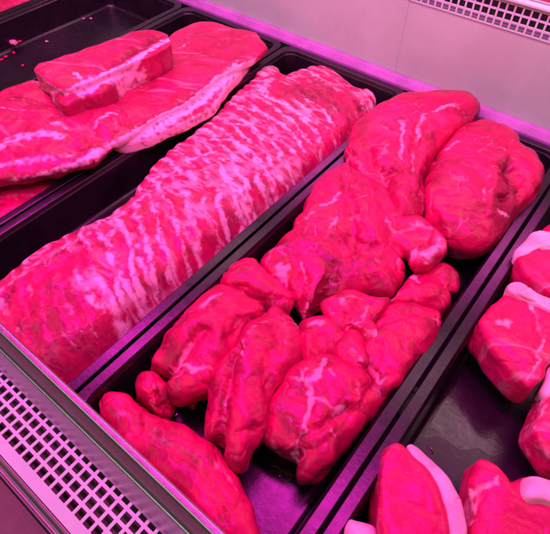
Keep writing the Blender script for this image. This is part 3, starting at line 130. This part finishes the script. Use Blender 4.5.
def meat_material(kind):
    m, nt, b = newmat('raw_' + kind)
    tc = nd(nt, 'ShaderNodeTexCoord'); V = tc.outputs['Object']
    # fibre direction per piece: stored as attribute pair fx, fy (unit vector across the fibres)
    ga = nd(nt, 'ShaderNodeAttribute'); ga.attribute_name = 'fib'
    fibv = ga.outputs['Vector']
    fat_a = attr(nt, 'fat'); dark_a = attr(nt, 'dark')
    RED = {'meat': (.64, .001, .100), 'loin': (.62, .003, .11), 'ribs': (.56, .016, .115), 'chop': (.66, .006, .125), 'fat': (.90, .66, .64)}[kind]
    DEEP = {'meat': (.30, .0008, .048), 'loin': (.26, .002, .050), 'ribs': (.34, .006, .06), 'chop': (.50, .004, .08), 'fat': (.86, .42, .46)}[kind]
    PALE = {'meat': (.80, .010, .16), 'loin': (.82, .10, .22), 'ribs': (.70, .12, .22), 'chop': (.84, .06, .18), 'fat': (.93, .74, .70)}[kind]
    FAT = (.90, .42, .55) if kind == 'meat' else (.92, .62, .66)
    n1 = noise_(nt, V, 38, 3, .6, .4); n2 = noise_(nt, V, 140, 4, .65, .8); n3 = noise_(nt, V, 420, 3, .6)
    fine = noise_(nt, mapping(nt, fibv, scale=(260, 34, 34)), 1, 4, .6, .3)
    c = mixc(nt, ramp(nt, n1, .40, .68), RED, DEEP)
    c = mixc(nt, math_(nt, 'MULTIPLY', ramp(nt, noise_(nt, V, 15, 2, .5, .6), .45, .66), .60), c, DEEP)
    c = mixc(nt, math_(nt, 'MULTIPLY', ramp(nt, n2, .52, .72), .45), c, PALE)
    c = mixc(nt, math_(nt, 'MULTIPLY', ramp(nt, fine, .55, .75), .32), c, PALE)
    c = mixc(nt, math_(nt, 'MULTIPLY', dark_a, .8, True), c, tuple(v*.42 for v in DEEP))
    # fat seams: painted attribute broken up by noise
    fn = math_(nt, 'ADD', math_(nt, 'MULTIPLY', math_(nt, 'SUBTRACT', n2, .5), 1.5), math_(nt, 'MULTIPLY', math_(nt, 'SUBTRACT', n1, .5), .7))
    fn = math_(nt, 'ADD', fn, math_(nt, 'MULTIPLY', math_(nt, 'SUBTRACT', fine, .5), .9))
    ff = math_(nt, 'MULTIPLY', fat_a, math_(nt, 'ADD', 1.0, fn))
    fatmask = ramp(nt, ff, .20, 1.0)
    if kind == 'loin':
        # curved bands of muscle with pale webbing between them
        warp = nd(nt, 'ShaderNodeTexNoise'); warp.inputs['Scale'].default_value = 22; warp.inputs['Detail'].default_value = 3
        lk(nt, V, warp.inputs['Vector'])
        va = nt.nodes.new('ShaderNodeVectorMath'); va.operation = 'MULTIPLY_ADD'
        lk(nt, warp.outputs['Color'], va.inputs[0]); va.inputs[1].default_value = (.020, .016, .0); lk(nt, V, va.inputs[2])
        vm = mapping(nt, va.outputs[0], scale=(32, 80, 30))
        vo = nd(nt, 'ShaderNodeTexVoronoi'); vo.feature = 'DISTANCE_TO_EDGE'; vo.inputs['Scale'].default_value = 1; vo.inputs['Randomness'].default_value = .9
        lk(nt, vm, vo.inputs['Vector'])
        web = ramp(nt, math_(nt, 'ADD', vo.outputs['Distance'], math_(nt, 'ADD', math_(nt, 'MULTIPLY', math_(nt, 'SUBTRACT', n2, .5), .30), math_(nt, 'MULTIPLY', math_(nt, 'SUBTRACT', n1, .5), -.55))), .01, .22, 1, 0)
        vm2 = mapping(nt, va.outputs[0], scale=(85, 120, 80))
        vo2 = nd(nt, 'ShaderNodeTexVoronoi'); vo2.feature = 'DISTANCE_TO_EDGE'; vo2.inputs['Scale'].default_value = 1
        lk(nt, vm2, vo2.inputs['Vector'])
        web2 = math_(nt, 'MULTIPLY', ramp(nt, math_(nt, 'ADD', vo2.outputs['Distance'], math_(nt, 'MULTIPLY', math_(nt, 'SUBTRACT', n2, .5), .5)), .0, .16, 1, 0), ramp(nt, n1, .40, .6))
        pres = ramp(nt, math_(nt, 'ADD', noise_(nt, V, 24, 3), math_(nt, 'MULTIPLY', attr(nt, 'marb'), .5)), .38, .62)
        bs = math_(nt, 'ADD', attr(nt, 'band'), math_(nt, 'ADD', math_(nt, 'MULTIPLY', math_(nt, 'SUBTRACT', n2, .5), 2.4), math_(nt, 'MULTIPLY', math_(nt, 'SUBTRACT', n1, .5), 4.6)))
        bs = math_(nt, 'ADD', bs, math_(nt, 'MULTIPLY', attr(nt, 'marb'), 1.6))
        bm_ = math_(nt, 'MULTIPLY', ramp(nt, bs, .1, 1.45), .92)
        fm2 = math_(nt, 'MULTIPLY', math_(nt, 'MULTIPLY', web, pres), .6)
        fm3 = math_(nt, 'MULTIPLY', web2, .08)
        fatmask = math_(nt, 'MAXIMUM', math_(nt, 'MAXIMUM', fatmask, bm_), math_(nt, 'MAXIMUM', fm2, fm3))
    if kind in ('ribs', 'chop'):
        st = noise_(nt, mapping(nt, fibv, scale=(70, 12, 12)), 1, 3, .6, .6)
        fatmask = math_(nt, 'MAXIMUM', fatmask, math_(nt, 'MULTIPLY', ramp(nt, st, .6, .75), .35))
    if kind == 'meat':
        vv = nd(nt, 'ShaderNodeTexVoronoi'); vv.feature = 'DISTANCE_TO_EDGE'; vv.inputs['Scale'].default_value = 34
        va = nt.nodes.new('ShaderNodeVectorMath'); va.operation = 'MULTIPLY_ADD'
        w = nd(nt, 'ShaderNodeTexNoise'); w.inputs['Scale'].default_value = 50; lk(nt, V, w.inputs['Vector'])
        lk(nt, w.outputs['Color'], va.inputs[0]); va.inputs[1].default_value = (.03, .03, .03); lk(nt, V, va.inputs[2])
        lk(nt, va.outputs[0], vv.inputs['Vector'])
        vein = math_(nt, 'MULTIPLY', ramp(nt, vv.outputs['Distance'], .0, .045, 1, 0), ramp(nt, noise_(nt, V, 30, 2), .5, .66))
        fatmask = math_(nt, 'MAXIMUM', fatmask, math_(nt, 'MULTIPLY', vein, .38))
    c = mixc(nt, math_(nt, 'MULTIPLY', fatmask, .78 if kind == 'meat' else .92), c, FAT)
    lk(nt, c, b.inputs['Base Color'])
    b.inputs['Subsurface Weight'].default_value = .10
    b.inputs['Subsurface Radius'].default_value = (1, .25, .3); b.inputs['Subsurface Scale'].default_value = .0035
    b.inputs['Specular IOR Level'].default_value = .16
    r = math_(nt, 'ADD', math_(nt, 'MULTIPLY', n2, .30), .26)
    lk(nt, r, b.inputs['Roughness'])
    b.inputs['Coat Weight'].default_value = .40; lk(nt, math_(nt, 'ADD', math_(nt, 'MULTIPLY', n2, .22), .13), b.inputs['Coat Roughness'])
    hgt = math_(nt, 'ADD', math_(nt, 'MULTIPLY', fine, .9), math_(nt, 'ADD', math_(nt, 'MULTIPLY', n2, 1.0), math_(nt, 'MULTIPLY', n3, .25)))
    hgt = math_(nt, 'ADD', hgt, math_(nt, 'MULTIPLY', fatmask, .5))
    bp = nd(nt, 'ShaderNodeBump'); bp.inputs['Strength'].default_value = .30; bp.inputs['Distance'].default_value = .0011
    lk(nt, hgt, bp.inputs['Height']); lk(nt, bp.outputs[0], b.inputs['Normal'])
    bc = nd(nt, 'ShaderNodeBump'); bc.inputs['Strength'].default_value = .34; bc.inputs['Distance'].default_value = .001
    lk(nt, math_(nt, 'ADD', n2, math_(nt, 'MULTIPLY', fine, .8)), bc.inputs['Height']); lk(nt, bc.outputs[0], b.inputs['Coat Normal'])
    return m
MEAT = {k: meat_material(k) for k in ('meat', 'loin', 'ribs', 'chop', 'fat')}
def simple(name, color, rough=.5, metal=0, spec=.5, bump=0, bscale=300, var=.0, vscale=20, rvar=0):
    m, nt, b = newmat(name)
    tc = nd(nt, 'ShaderNodeTexCoord'); V = tc.outputs['Object']
    n = noise_(nt, V, vscale, 5, .6)
    if var:
        c = mixc(nt, ramp(nt, n, .3, .7), tuple(v*(1-var) for v in color), tuple(min(1, v*(1+var)) for v in color)); lk(nt, c, b.inputs['Base Color'])
    else: b.inputs['Base Color'].default_value = (*color, 1)
    n2 = noise_(nt, V, bscale, 4, .6)
    if rvar: lk(nt, math_(nt, 'ADD', math_(nt, 'MULTIPLY', noise_(nt, V, vscale*2.3, 6, .65), rvar), rough-rvar/2), b.inputs['Roughness'])
    else: b.inputs['Roughness'].default_value = rough
    b.inputs['Metallic'].default_value = metal; b.inputs['Specular IOR Level'].default_value = spec
    if bump:
        bp = nd(nt, 'ShaderNodeBump'); bp.inputs['Strength'].default_value = bump; bp.inputs['Distance'].default_value = .0006
        lk(nt, n2, bp.inputs['Height']); lk(nt, bp.outputs[0], b.inputs['Normal'])
    return m
M_TRAY = simple('black_plastic', (.010, .007, .011), .29, 0, .6, .22, 260, .3, 40, .22)
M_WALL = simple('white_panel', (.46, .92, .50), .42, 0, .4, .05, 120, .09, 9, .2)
M_LEDGE = simple('mauve_strip', (.42, .17, .46), .35, 0, .5, .3, 60, .18, 30, .2)  # strip at the foot of the back panel, saturated mauve base colour
M_STEEL = simple('brushed_steel', (.62, .60, .56), .24, 1, .5, .12, 500, .06, 30, .14)
M_STEEL2 = simple('dull_steel', (.30, .27, .25), .38, 1, .5, .15, 400, .1, 30, .14)
M_APRON = simple('plum_vinyl', (.16, .085, .10), .45, 0, .5, .2, 200, .2, 25, .15)
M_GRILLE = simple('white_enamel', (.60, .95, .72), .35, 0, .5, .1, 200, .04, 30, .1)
M_VOID = simple('dark_duct', (.11, .10, .08), .8, 0, .2, 0, 100, .4, 60)
M_MIRROR = simple('polished_steel', (.75, .70, .70), .16, 1, .5, .15, 60, .05, 10)
M_DECK = simple('case_deck', (.05, .045, .05), .6)
M_GLARE = simple('glare_sheet', (.012, .009, .012), .24, 0, .7, .5, 90, .5, 60, .25)  # added floor sheet that shapes the canopy lamp's grey reflection
M_JUICE, _nt, _b = newmat('meat_juice')
_b.inputs['Base Color'].default_value = (.03, .002, .010, 1); _b.inputs['Roughness'].default_value = .10; _b.inputs['Coat Weight'].default_value = .6
_b.inputs['Coat Roughness'].default_value = .04
# ------------------------------------------------------------ meat geometry
def spline(P, n):
    P = np.array(P, float); k = len(P); d = np.linalg.norm(np.roll(P, -1, 0)-P, axis=1)
    out = []
    for i in range(k):
        p0, p1, p2, p3 = P[(i-1) % k], P[i], P[(i+1) % k], P[(i+2) % k]
        m = max(2, int(round(n*d[i]/d.sum())))
        for j in range(m):
            t = j/m
            out.append(.5*((2*p1)+(-p0+p2)*t+(2*p0-5*p1+4*p2-p3)*t*t+(-p0+3*p1-3*p2+p3)*t**3))
    return np.array(out)
def poly_centroid(O):
    x, y = O[:, 0], O[:, 1]; x2, y2 = np.roll(x, -1), np.roll(y, -1); a = x*y2-x2*y; A = a.sum()/2
    return np.array([((x+x2)*a).sum()/(6*A), ((y+y2)*a).sum()/(6*A)]), A
def lobe_mesh(pts, z, up, dn, p, tx, ty):
    O = spline(pts, 110); C, A = poly_centroid(O)
    if A < 0: O = O[::-1]
    n = len(O); V = []; F = []; K = 22
    for k in range(K+1):
        ph = PI*k/K
        s = abs(math.sin(ph))**p if 0 < k < K else 0
        c = math.cos(ph); zz = math.copysign(abs(c)**p, c)*(up if c > 0 else dn)
        if c < 0: s *= 1-.10*abs(c)
        if k in (0, K): V.append((C[0], C[1], z+zz)); continue
        for q in O:
            w = C+(q-C)*s; V.append((w[0], w[1], z+zz+((w-C)[0]*tx+(w-C)[1]*ty)*(1 if c > 0 else .3)))
    R = lambda k, i: 1+(k-1)*n+i % n
    for i in range(n): F.append((0, R(1, i), R(1, i+1)))
    for k in range(1, K-1):
        for i in range(n): F.append((R(k, i), R(k+1, i), R(k+1, i+1), R(k, i+1)))
    last = len(V)-1
    for i in range(n): F.append((R(K-1, i+1), R(K-1, i), last))
    return V, F
def polydist(X, pts):
    pts = np.array(pts, float); best = np.full(len(X), 1e9)
    if len(pts) == 1: return np.linalg.norm(X-pts[0], axis=1)
    for a, b in zip(pts[:-1], pts[1:]):
        ab = b-a; t = np.clip(((X-a)@ab)/(ab@ab), 0, 1); d = np.linalg.norm(X-(a+t[:, None]*ab), axis=1); best = np.minimum(best, d)
    return best
def build_meat(name, spec, parent=None, seed=0):
    V = []; F = []
    for lb in spec['lobes']:
        v, f = lobe_mesh(*lb); n = len(V); V += v; F += [tuple(n+i for i in q) for q in f]
    V = np.array(V)/1000.
    tmp = link('tmp', mesh('tmp', V, F))
    rm = tmp.modifiers.new('r', 'REMESH'); rm.mode = 'VOXEL'; rm.voxel_size = spec['vox']/1000.; rm.use_smooth_shade = True
    sm = tmp.modifiers.new('s', 'SMOOTH'); sm.factor = .5; sm.iterations = 1 if spec['mat'] in ('ribs', 'chop', 'fat') else 4
    dg = bpy.context.evaluated_depsgraph_get(); me = bpy.data.meshes.new_from_object(tmp.evaluated_get(dg))
    bpy.data.objects.remove(tmp)
    me.name = name
    N = len(me.vertices); co = np.empty(N*3); me.vertices.foreach_get('co', co); co = co.reshape(-1, 3)*1000
    no = np.empty(N*3); me.vertices.foreach_get('normal', no); no = no.reshape(-1, 3)
    amp = spec['noise']*(.75 if name == 'pork_shoulder' else 1); off = Vector((seed*7.3, seed*3.1, 0))
    d = np.zeros(N); auto = np.zeros(N)
    for i in range(N):
        c = Vector(co[i])
        q = c/26+off
        a = mn.noise(q); b2 = mn.noise(c/10+off); c3 = mn.noise(c/4.2+off)
        wv = Vector((mn.noise(c/12+off*2), mn.noise(c/12-off), 0))*.35
        s1 = mn.noise(q*1.25+Vector((9, 4, 2))+wv); md = max(0., mn.noise(c/30+Vector((3, 8, seed)))+.25)
        seam = math.exp(-(s1/.045)**2)*min(1, md*2)
        u = (co[i][0]*math.sin(spec['fib'])-co[i][1]*math.cos(spec['fib'])); vv = (co[i][0]*math.cos(spec['fib'])+co[i][1]*math.sin(spec['fib']))
        fb_ = mn.noise(Vector((u/4.5+wv.x*3, vv/22, co[i][2]/9+seed)))
        fb2 = mn.noise(Vector((u/1.9+wv.x*4, vv/13, co[i][2]/5+seed)))
        d[i] = amp*(2.6*a + 2.6*(.25-abs(mn.noise(c/30+off*1.7))) + .30*(.28-abs(b2)) + .20*b2 + .07*c3 - 1.25*seam + .20*fb_ + .09*fb2)
        auto[i] = .62*seam*max(0., min(1., mn.noise(c/16+Vector((1, 2, 3+seed)))*3+.3)) if spec['mat'] == 'meat' else 0
    fat = np.zeros(N); dark = np.zeros(N); marb = np.zeros(N)
    # jitter the plan coordinates a little so painted seams wander
    J = np.array([[mn.noise(Vector((x/7, y/7, z/7+5))), mn.noise(Vector((x/7, y/7, z/7+25)))] for x, y, z in co])*2.2
    J += np.array([[mn.noise(Vector((x/2.6, y/2.6, z/3+5))), mn.noise(Vector((x/2.6, y/2.6, z/3+25)))] for x, y, z in co])*1.5
    fmod = np.array([.85+.75*mn.noise(Vector((x/5, y/5, z/5+9))) for x, y, z in co])
    X = co[:, :2]+J
    topw = np.clip(no[:, 2]*2+.6, 0, 1)
    for t, pts, r, s in spec['feats']:
        g = np.exp(-(polydist(X, pts)/r)**2)
        if t == 'r': d += s*(1.55 if spec['mat'] == 'meat' else 1.1)*g*topw
        elif t == 'f': fat = np.maximum(fat, s*np.exp(-(polydist(X, pts)/r)**2*.8)*np.clip(topw+.2, 0, 1))
        elif t == 'S': fat = np.maximum(fat, s*g*np.clip(1.65-1.6*no[:, 2]+.3*J[:, 0]/2.2, 0, 1))
        elif t == 'F': fat = np.maximum(fat, s*g)
        elif t == 'd': dark = np.maximum(dark, s*g)  # drawn strokes: shade painted into hollows and flanks, plus dark red seams
        elif t == 'm': marb += s*g
    fat = np.maximum(fat*fmod, auto)
    if spec['mat'] == 'loin':
        k_, e_, P_ = spec['band']
        xn = np.clip((X[:, 0]+406.5)/176, 0, 1.1)
        tt = X[:, 1]+k_*xn**e_
        wob = np.array([mn.noise(Vector((x/34, y/34, seed)))*2.6+mn.noise(Vector((x/13, y/13, seed)))*1.1 for x, y, z in co])
        band = np.sin(2*PI*tt/P_+wob)
        marb = marb+0
        d += topw*(.55*band)
    else: band = np.zeros(N)
    co2 = co+no*d[:, None]
    if spec['mat'] != 'loin':
        co2[:, :2] += np.array([[mn.noise(Vector((x/13, y/13, z/13+61))), mn.noise(Vector((x/13, y/13, z/13+83)))] for x, y, z in co])*(2.4 if spec['mat'] in ('meat', 'fat') else 1.5)
    floor = -44.3
    xc = (spec['lobes'][0][0][0][0]); mx = float(np.mean([q[0] for q in spec['lobes'][0][0]]))
    cell = math.floor((mx+818)/200); xl = -818+200*cell+11.5; xr = -818+200*cell+188.5
    low = co2[:, 2] < -1
    if spec['mat'] == 'loin':
        e = np.exp(-(np.clip(xr-co2[:, 0], 0, None)/13)**2); up_ = co2[:, 2] > -30
        co2[:, 2] -= np.where(up_, e*(co2[:, 2]+34)*.62, 0); low = co2[:, 2] > -999
    if cell >= 0:
        co2[:, 0] = np.where(low, np.clip(co2[:, 0], xl, xr), co2[:, 0])
    co2[:, 2] = np.maximum(co2[:, 2], floor)
    lo = co2.min(0); hi = co2.max(0); base = np.array([(lo[0]+hi[0])/2, (lo[1]+hi[1])/2, lo[2]])
    cw = (co2-base)/1000.
    me.vertices.foreach_set('co', cw.ravel())
    th = spec['fib']; cx, sx = math.cos(th), math.sin(th)
    # coordinates across / along the fibres, gently bent
    bend = cw[:, 0]*cx*4
    fx = cw[:, 0]*sx-cw[:, 1]*cx + .25*np.sin(cw[:, 0]*30+seed)*.02; fy = cw[:, 0]*cx+cw[:, 1]*sx
    fb = np.stack([fx, fy, cw[:, 2]], 1)
    a = me.attributes.new('fib', 'FLOAT_VECTOR', 'POINT'); a.data.foreach_set('vector', fb.ravel().astype(np.float32))
    for nm, arr in (('fat', fat), ('dark', dark), ('marb', marb), ('band', band)):
        a = me.attributes.new(nm, 'FLOAT', 'POINT'); a.data.foreach_set('value', arr.astype(np.float32))
    me.update(); me.shade_smooth()
    me.materials.clear()
    o = link(name, me, MEAT[spec['mat']], parent, tuple(base/1000.))
    return o
for i, s in enumerate(PIECES):
    if s['parts']:
        c = build_meat('lean_meat', s, None, i+1)
        o = empty(s['name'], c.location); c.parent = o; c.location = (0, 0, 0)
    else: o = build_meat(s['name'], s, None, i+1)
    tag(o, s['label'], s['cat'], s['group'])
    for q in s['parts']:
        c = build_meat(q['name'], q, None, i+50)
        loc = c.location.copy(); c.parent = o; c.location = loc-o.location
# scraps: one base shape per crumb
LBL = ['largest pale pink meat crumb on the empty tray floor near the left edge', 'small red crumb touching the largest pale crumb in the empty tray', 'red meat crumb just below the largest pale crumb in the empty tray',
 'flat red fleck of meat at the left photo edge of the empty tray', 'tiny red fleck at the very left edge of the empty tray', 'lone pale crumb left of the centre of the empty tray floor', 'left one of two close pale crumbs on the floor of the empty tray',
 'right one of two close pale crumbs on the floor of the empty tray', 'pale crumb right above the top of the belly block', 'red smear crumb between the crumbs and the belly block', 'pinhead red crumb beside the largest crumb in the empty tray', 'tiny pale crumb on the dark tray wall left of the front rib sheet']
for i, (x, y, z, r) in enumerate(SCRAPS):
    import bmesh
    bm = bmesh.new(); bmesh.ops.create_icosphere(bm, subdivisions=3, radius=r*.55/1000)
    for v in bm.verts:
        k = 1+.5*mn.noise(v.co*700+Vector((i*9, 0, 0))); v.co = Vector((v.co.x*1.5*k, v.co.y*k, v.co.z*.55*k))
    me = bpy.data.meshes.new('meat_scrap'); bm.to_mesh(me); bm.free(); me.shade_smooth()
    for nm, val in (('fat', .9 if i in (0, 5, 6, 7, 8, 11) else .15), ('dark', 0), ('marb', 0)):
        a = me.attributes.new(nm, 'FLOAT', 'POINT'); a.data.foreach_set('value', np.full(len(me.vertices), val, np.float32))
    a = me.attributes.new('fib', 'FLOAT_VECTOR', 'POINT')
    o = link('meat_scrap', me, MEAT['meat'], None, (x/1000, y/1000, z/1000+r*.25/1000)); o.rotation_euler.z = i*1.3
    tag(o, LBL[i], 'meat scrap', 'meat crumbs in the empty tray')
# ------------------------------------------------------------ juice puddles and an added glare sheet
PL = ['dark red juice puddle on the floor of the middle tray under the fat-seamed lump', 'small shiny drop of juice on the floor of the right tray between the chops', 'small wet spot of juice beside the curled pork knob', 'wide dull sheet added on the right tray floor to shape the lamp reflection']
for i, (pts, z) in enumerate(PUDDLES):
    O = spline(pts, 90); C, A = poly_centroid(O)
    if A < 0: O = O[::-1]
    n = len(O); V = []; F = []
    for s, h in (((1, 0), (.985, .0), (.93, 0), (.6, 0)) if i == 3 else ((1, -.2), (.97, .12), (.90, .24), (.6, .3))):
        for q in O: w = C+(q-C)*s; V.append((w[0]/1000, w[1]/1000, (z+h)/1000))
    V.append((C[0]/1000, C[1]/1000, (z+(0 if i == 3 else .3))/1000))
    for k in range(3):
        for j in range(n): F.append((k*n+j, k*n+(j+1) % n, (k+1)*n+(j+1) % n, (k+1)*n+j))
    for j in range(n): F.append((3*n+j, 3*n+(j+1) % n, 4*n))
    tag(link('juice_or_glare_patch', mesh('juice_or_glare_patch', V, F), M_GLARE if i == 3 else M_JUICE), PL[i], 'puddle', 'juice puddles on the tray floors')
# ------------------------------------------------------------ trays
def rrect(x0, x1, y0, y1, r, n=10):
    out = []
    for cx, cy, a0 in ((x1-r, y1-r, 0), (x0+r, y1-r, 90), (x0+r, y0+r, 180), (x1-r, y0+r, 270)):
        for i in range(n+1):
            a = math.radians(a0+90*i/n); out.append((cx+r*math.cos(a), cy+r*math.sin(a)))
    return out
def tray_mesh():
    W, Lg = .1975, .537                       # outer size
    # (inset, z, corner radius)
    prof = [(.0012, -.007, .018), (0, -.001, .018), (.0004, -.0003, .018), (.0012, 0, .0175), (.0082, 0, .015), (.0090, -.0004, .0145), (.0094, -.0012, .014),
            (.0098, -.0042, .014), (.0108, -.0050, .0135), (.0112, -.0060, .013), (.0150, -.040, .013), (.0162, -.0432, .012), (.0190, -.0448, .010), (.0225, -.045, .008)]
    V = []; F = []; n = None
    for ins, z, r in prof:
        L_ = rrect(-W/2+ins, W/2-ins, -Lg/2+ins, Lg/2-ins, r); n = len(L_)
        V += [(x, y, z) for x, y in L_]
    # outer skin going down under the floor
    for k in range(len(prof)-1):
        for j in range(n): F.append((k*n+j, k*n+(j+1) % n, (k+1)*n+(j+1) % n, (k+1)*n+j))
    k = len(prof)-1; c = len(V); V.append((0, 0, -.045))
    for j in range(n): F.append((k*n+j, k*n+(j+1) % n, c))
    # underside shell
    b0 = len(V)
    for ins, z, r in ((.004, -.007, .017), (.009, -.012, .015), (.012, -.046, .012)):
        V += [(x, y, z) for x, y in rrect(-W/2+ins, W/2-ins, -Lg/2+ins, Lg/2-ins, r)]
    for j in range(n): F.append((j, b0+j, b0+(j+1) % n, (j+1) % n))
    for k in range(2):
        for j in range(n): F.append((b0+k*n+j, b0+(k+1)*n+j, b0+(k+1)*n+(j+1) % n, b0+k*n+(j+1) % n))
    c = len(V); V.append((0, 0, -.0465))
    for j in range(n): F.append((b0+2*n+(j+1) % n, b0+2*n+j, c))
    me = mesh('meat_tray', V, F); me.materials.append(M_TRAY)
    return me
TM = tray_mesh()
TL = ['black tray at the far left corner, mostly out of the photo', 'nearly empty black tray with a few meat crumbs at the top left', 'black tray heaped with pale pork ribs and belly',
      'black tray holding the two long marbled rib sheets', 'black tray in the middle piled with red pork shoulders and lumps', 'black tray with the fat-rimmed pork chops at the right']
t0 = bpy.data.objects.new('meat_tray', TM); m_ = t0.modifiers.new('wn', 'WEIGHTED_NORMAL')
for i in range(6):
    t = t0 if i == 0 else t0.copy()
    col.objects.link(t); t.location = (-.918+.2*i-.0005, .283, 0)
    t['label'] = TL[i]; t['category'] = 'tray'; t['group'] = 'black meat trays side by side in the case'
# ------------------------------------------------------------ display case
case = empty('display_case', (0, 0, -.10))
tag(case, 'refrigerated display case with white back panel, steel front rail and perforated air grilles', 'display case')
def cpart(mb, name, mat, parent=case, **kw):
    o = mb.build(name, mat, None, **kw)
    o.parent = parent
    off = Vector((0, 0, 0)); p = parent
    while p: off += p.location; p = p.parent
    o.location = -off
    return o
X0, X1 = -1.5, .7
YW = .566
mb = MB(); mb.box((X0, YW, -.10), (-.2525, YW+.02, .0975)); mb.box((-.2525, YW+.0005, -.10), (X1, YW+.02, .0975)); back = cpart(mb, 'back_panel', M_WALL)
# faint vertical joint between two back panels
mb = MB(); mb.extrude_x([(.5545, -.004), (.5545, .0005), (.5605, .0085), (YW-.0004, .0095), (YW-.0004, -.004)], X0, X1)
cpart(mb, 'wall_foot_strip', M_LEDGE, bevel=.001)
mb = MB(); mb.box((X0, -.02, -.056), (X1, YW-.001, -.050)); cpart(mb, 'deck', M_DECK)
def grille_h(x0, ncol, pitch, hole, y0, nrow, ymin, ymax, z, th, vertical=False, yplane=0):
    """perforated sheet: rows of square holes; rows run along X. vertical: second axis is Z."""
    mb = MB(); bar = pitch-hole
    def bx(xa, xb, ya, yb):
        if vertical: mb.box((xa, yplane, ya), (xb, yplane+th, yb))
        else: mb.box((xa, ya, z-th), (xb, yb, z))
    x1 = x0+ncol*pitch
    ys = [ymin]+[y0+k*pitch+s for k in range(nrow) for s in (-hole/2, hole/2)]+[ymax]
    for k in range(0, len(ys), 2): bx(x0, x1, ys[k], ys[k+1])
    for k in range(1, len(ys)-1, 2):
        for c in range(ncol+1):
            xa = x0+c*pitch-bar/2; xb = xa+bar
            bx(max(xa, x0), min(xb, x1), ys[k], ys[k+1])
    return mb
# front air grille
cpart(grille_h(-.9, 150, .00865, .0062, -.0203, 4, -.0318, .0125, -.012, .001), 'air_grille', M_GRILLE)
mb = MB(); mb.box((X0, -.030, -.045), (X1, .011, -.024)); cpart(mb, 'duct_floor', M_VOID)
# front rail: folded stainless profile
mb = MB(); mb.extrude_x([(.0298, .0085), (.0300, .0125), (.0285, .0138), (.0245, .0138), (.0228, .0125), (.0180, .0052), (.0160, .0035), (.0150, .0032),
   (.0055, -.0112), (.0050, -.0150), (.0070, -.0150), (.0165, .0010), (.0235, .0085)], X0, X1)
cpart(mb, 'front_rail', M_STEEL, bevel=.0006)
# apron below the grille
mb = MB(); mb.extrude_x([(-.0322, -.0118), (-.0345, -.0118), (-.0362, -.0150), (-.0385, -.0150), (-.0400, -.0135), (-.0412, -.0160), (-.0412, -.030), (-.0322, -.030)], X0, X1)
cpart(mb, 'grille_edge', M_STEEL2, bevel=.0006)
mb = MB(); mb.extrude_x([(-.0416, -.0180), (-.0640, -.0200), (-.0660, -.0185), (-.0740, -.0185), (-.0740, -.040), (-.0416, -.040)], X0, X1)
cpart(mb, 'apron', M_APRON, bevel=.0006)
mb = MB(); mb.extrude_x([(-.0752, -.0200), (-.1600, -.0200), (-.1600, -.045), (-.0752, -.045)], X0, X1)
cpart(mb, 'bumper', M_APRON, bevel=.0008)
# back vent grille, above the panel, and polished panel above it
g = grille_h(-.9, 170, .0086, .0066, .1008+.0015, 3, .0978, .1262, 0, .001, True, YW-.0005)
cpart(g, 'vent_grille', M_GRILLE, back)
mb = MB(); mb.box((X0, YW+.02, .0980), (X1, YW+.024, .126)); cpart(mb, 'duct_back', M_VOID, back)
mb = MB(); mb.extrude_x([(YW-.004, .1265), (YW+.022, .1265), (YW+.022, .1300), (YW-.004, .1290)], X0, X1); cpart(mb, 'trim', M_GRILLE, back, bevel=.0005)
mb = MB(); mb.box((X0, YW+.004, .1302), (X1, YW+.02, .26)); cpart(mb, 'mirror_panel', M_MIRROR, back)
# ------------------------------------------------------------ light
w = bpy.data.worlds.new('World'); scene.world = w; w.use_nodes = True
w.node_tree.nodes['Background'].inputs[0].default_value = (.50, .52, .34, 1); w.node_tree.nodes['Background'].inputs[1].default_value = .11
def area(name, loc, target, size, sy, color, power):
    l = bpy.data.lights.new(name, 'AREA'); l.shape = 'RECTANGLE'; l.size = size; l.size_y = sy; l.color = color; l.energy = power
    o = bpy.data.objects.new(name, l); col.objects.link(o); o.location = loc
    d = Vector(target)-Vector(loc); o.rotation_euler = d.to_track_quat('-Z', 'Y').to_euler(); return o
area('canopy_lamp', (-.1, .455, .42), (-.1, .585, .06), 1.9, .04, (1, .55, .70), 2.6)
area('magenta_tube', (-.38, .215, .57), (-.38, .26, 0), 1.0, .05, (1, .02, .62), 9.0)
area('shop_ceiling_light', (-.5, -.95, 1.35), (-.2, .4, 0), 2.4, 1.1, (.90, .80, .98), 7.0)
# ------------------------------------------------------------ camera
cd = bpy.data.cameras.new('camera'); cam = bpy.data.objects.new('camera', cd); col.objects.link(cam); scene.camera = cam
Rm = Matrix(((0.78202843, -0.4852059, 0.3911608), (0.62324083, 0.61038031, -0.48888316), (-0.00154786, 0.62610791, 0.77973488)))
cam.matrix_world = Matrix.Translation((0, 0, .351)) @ Rm.to_4x4()
cd.sensor_width = 36; cd.lens = 494.185/550*36; cd.clip_start = .01; cd.clip_end = 50
scene.view_settings.view_transform = 'Standard'; scene.view_settings.look = 'None'
scene.view_settings.exposure = 0; scene.view_settings.gamma = 1
scene.render.resolution_x = 1024; scene.render.resolution_y = 994
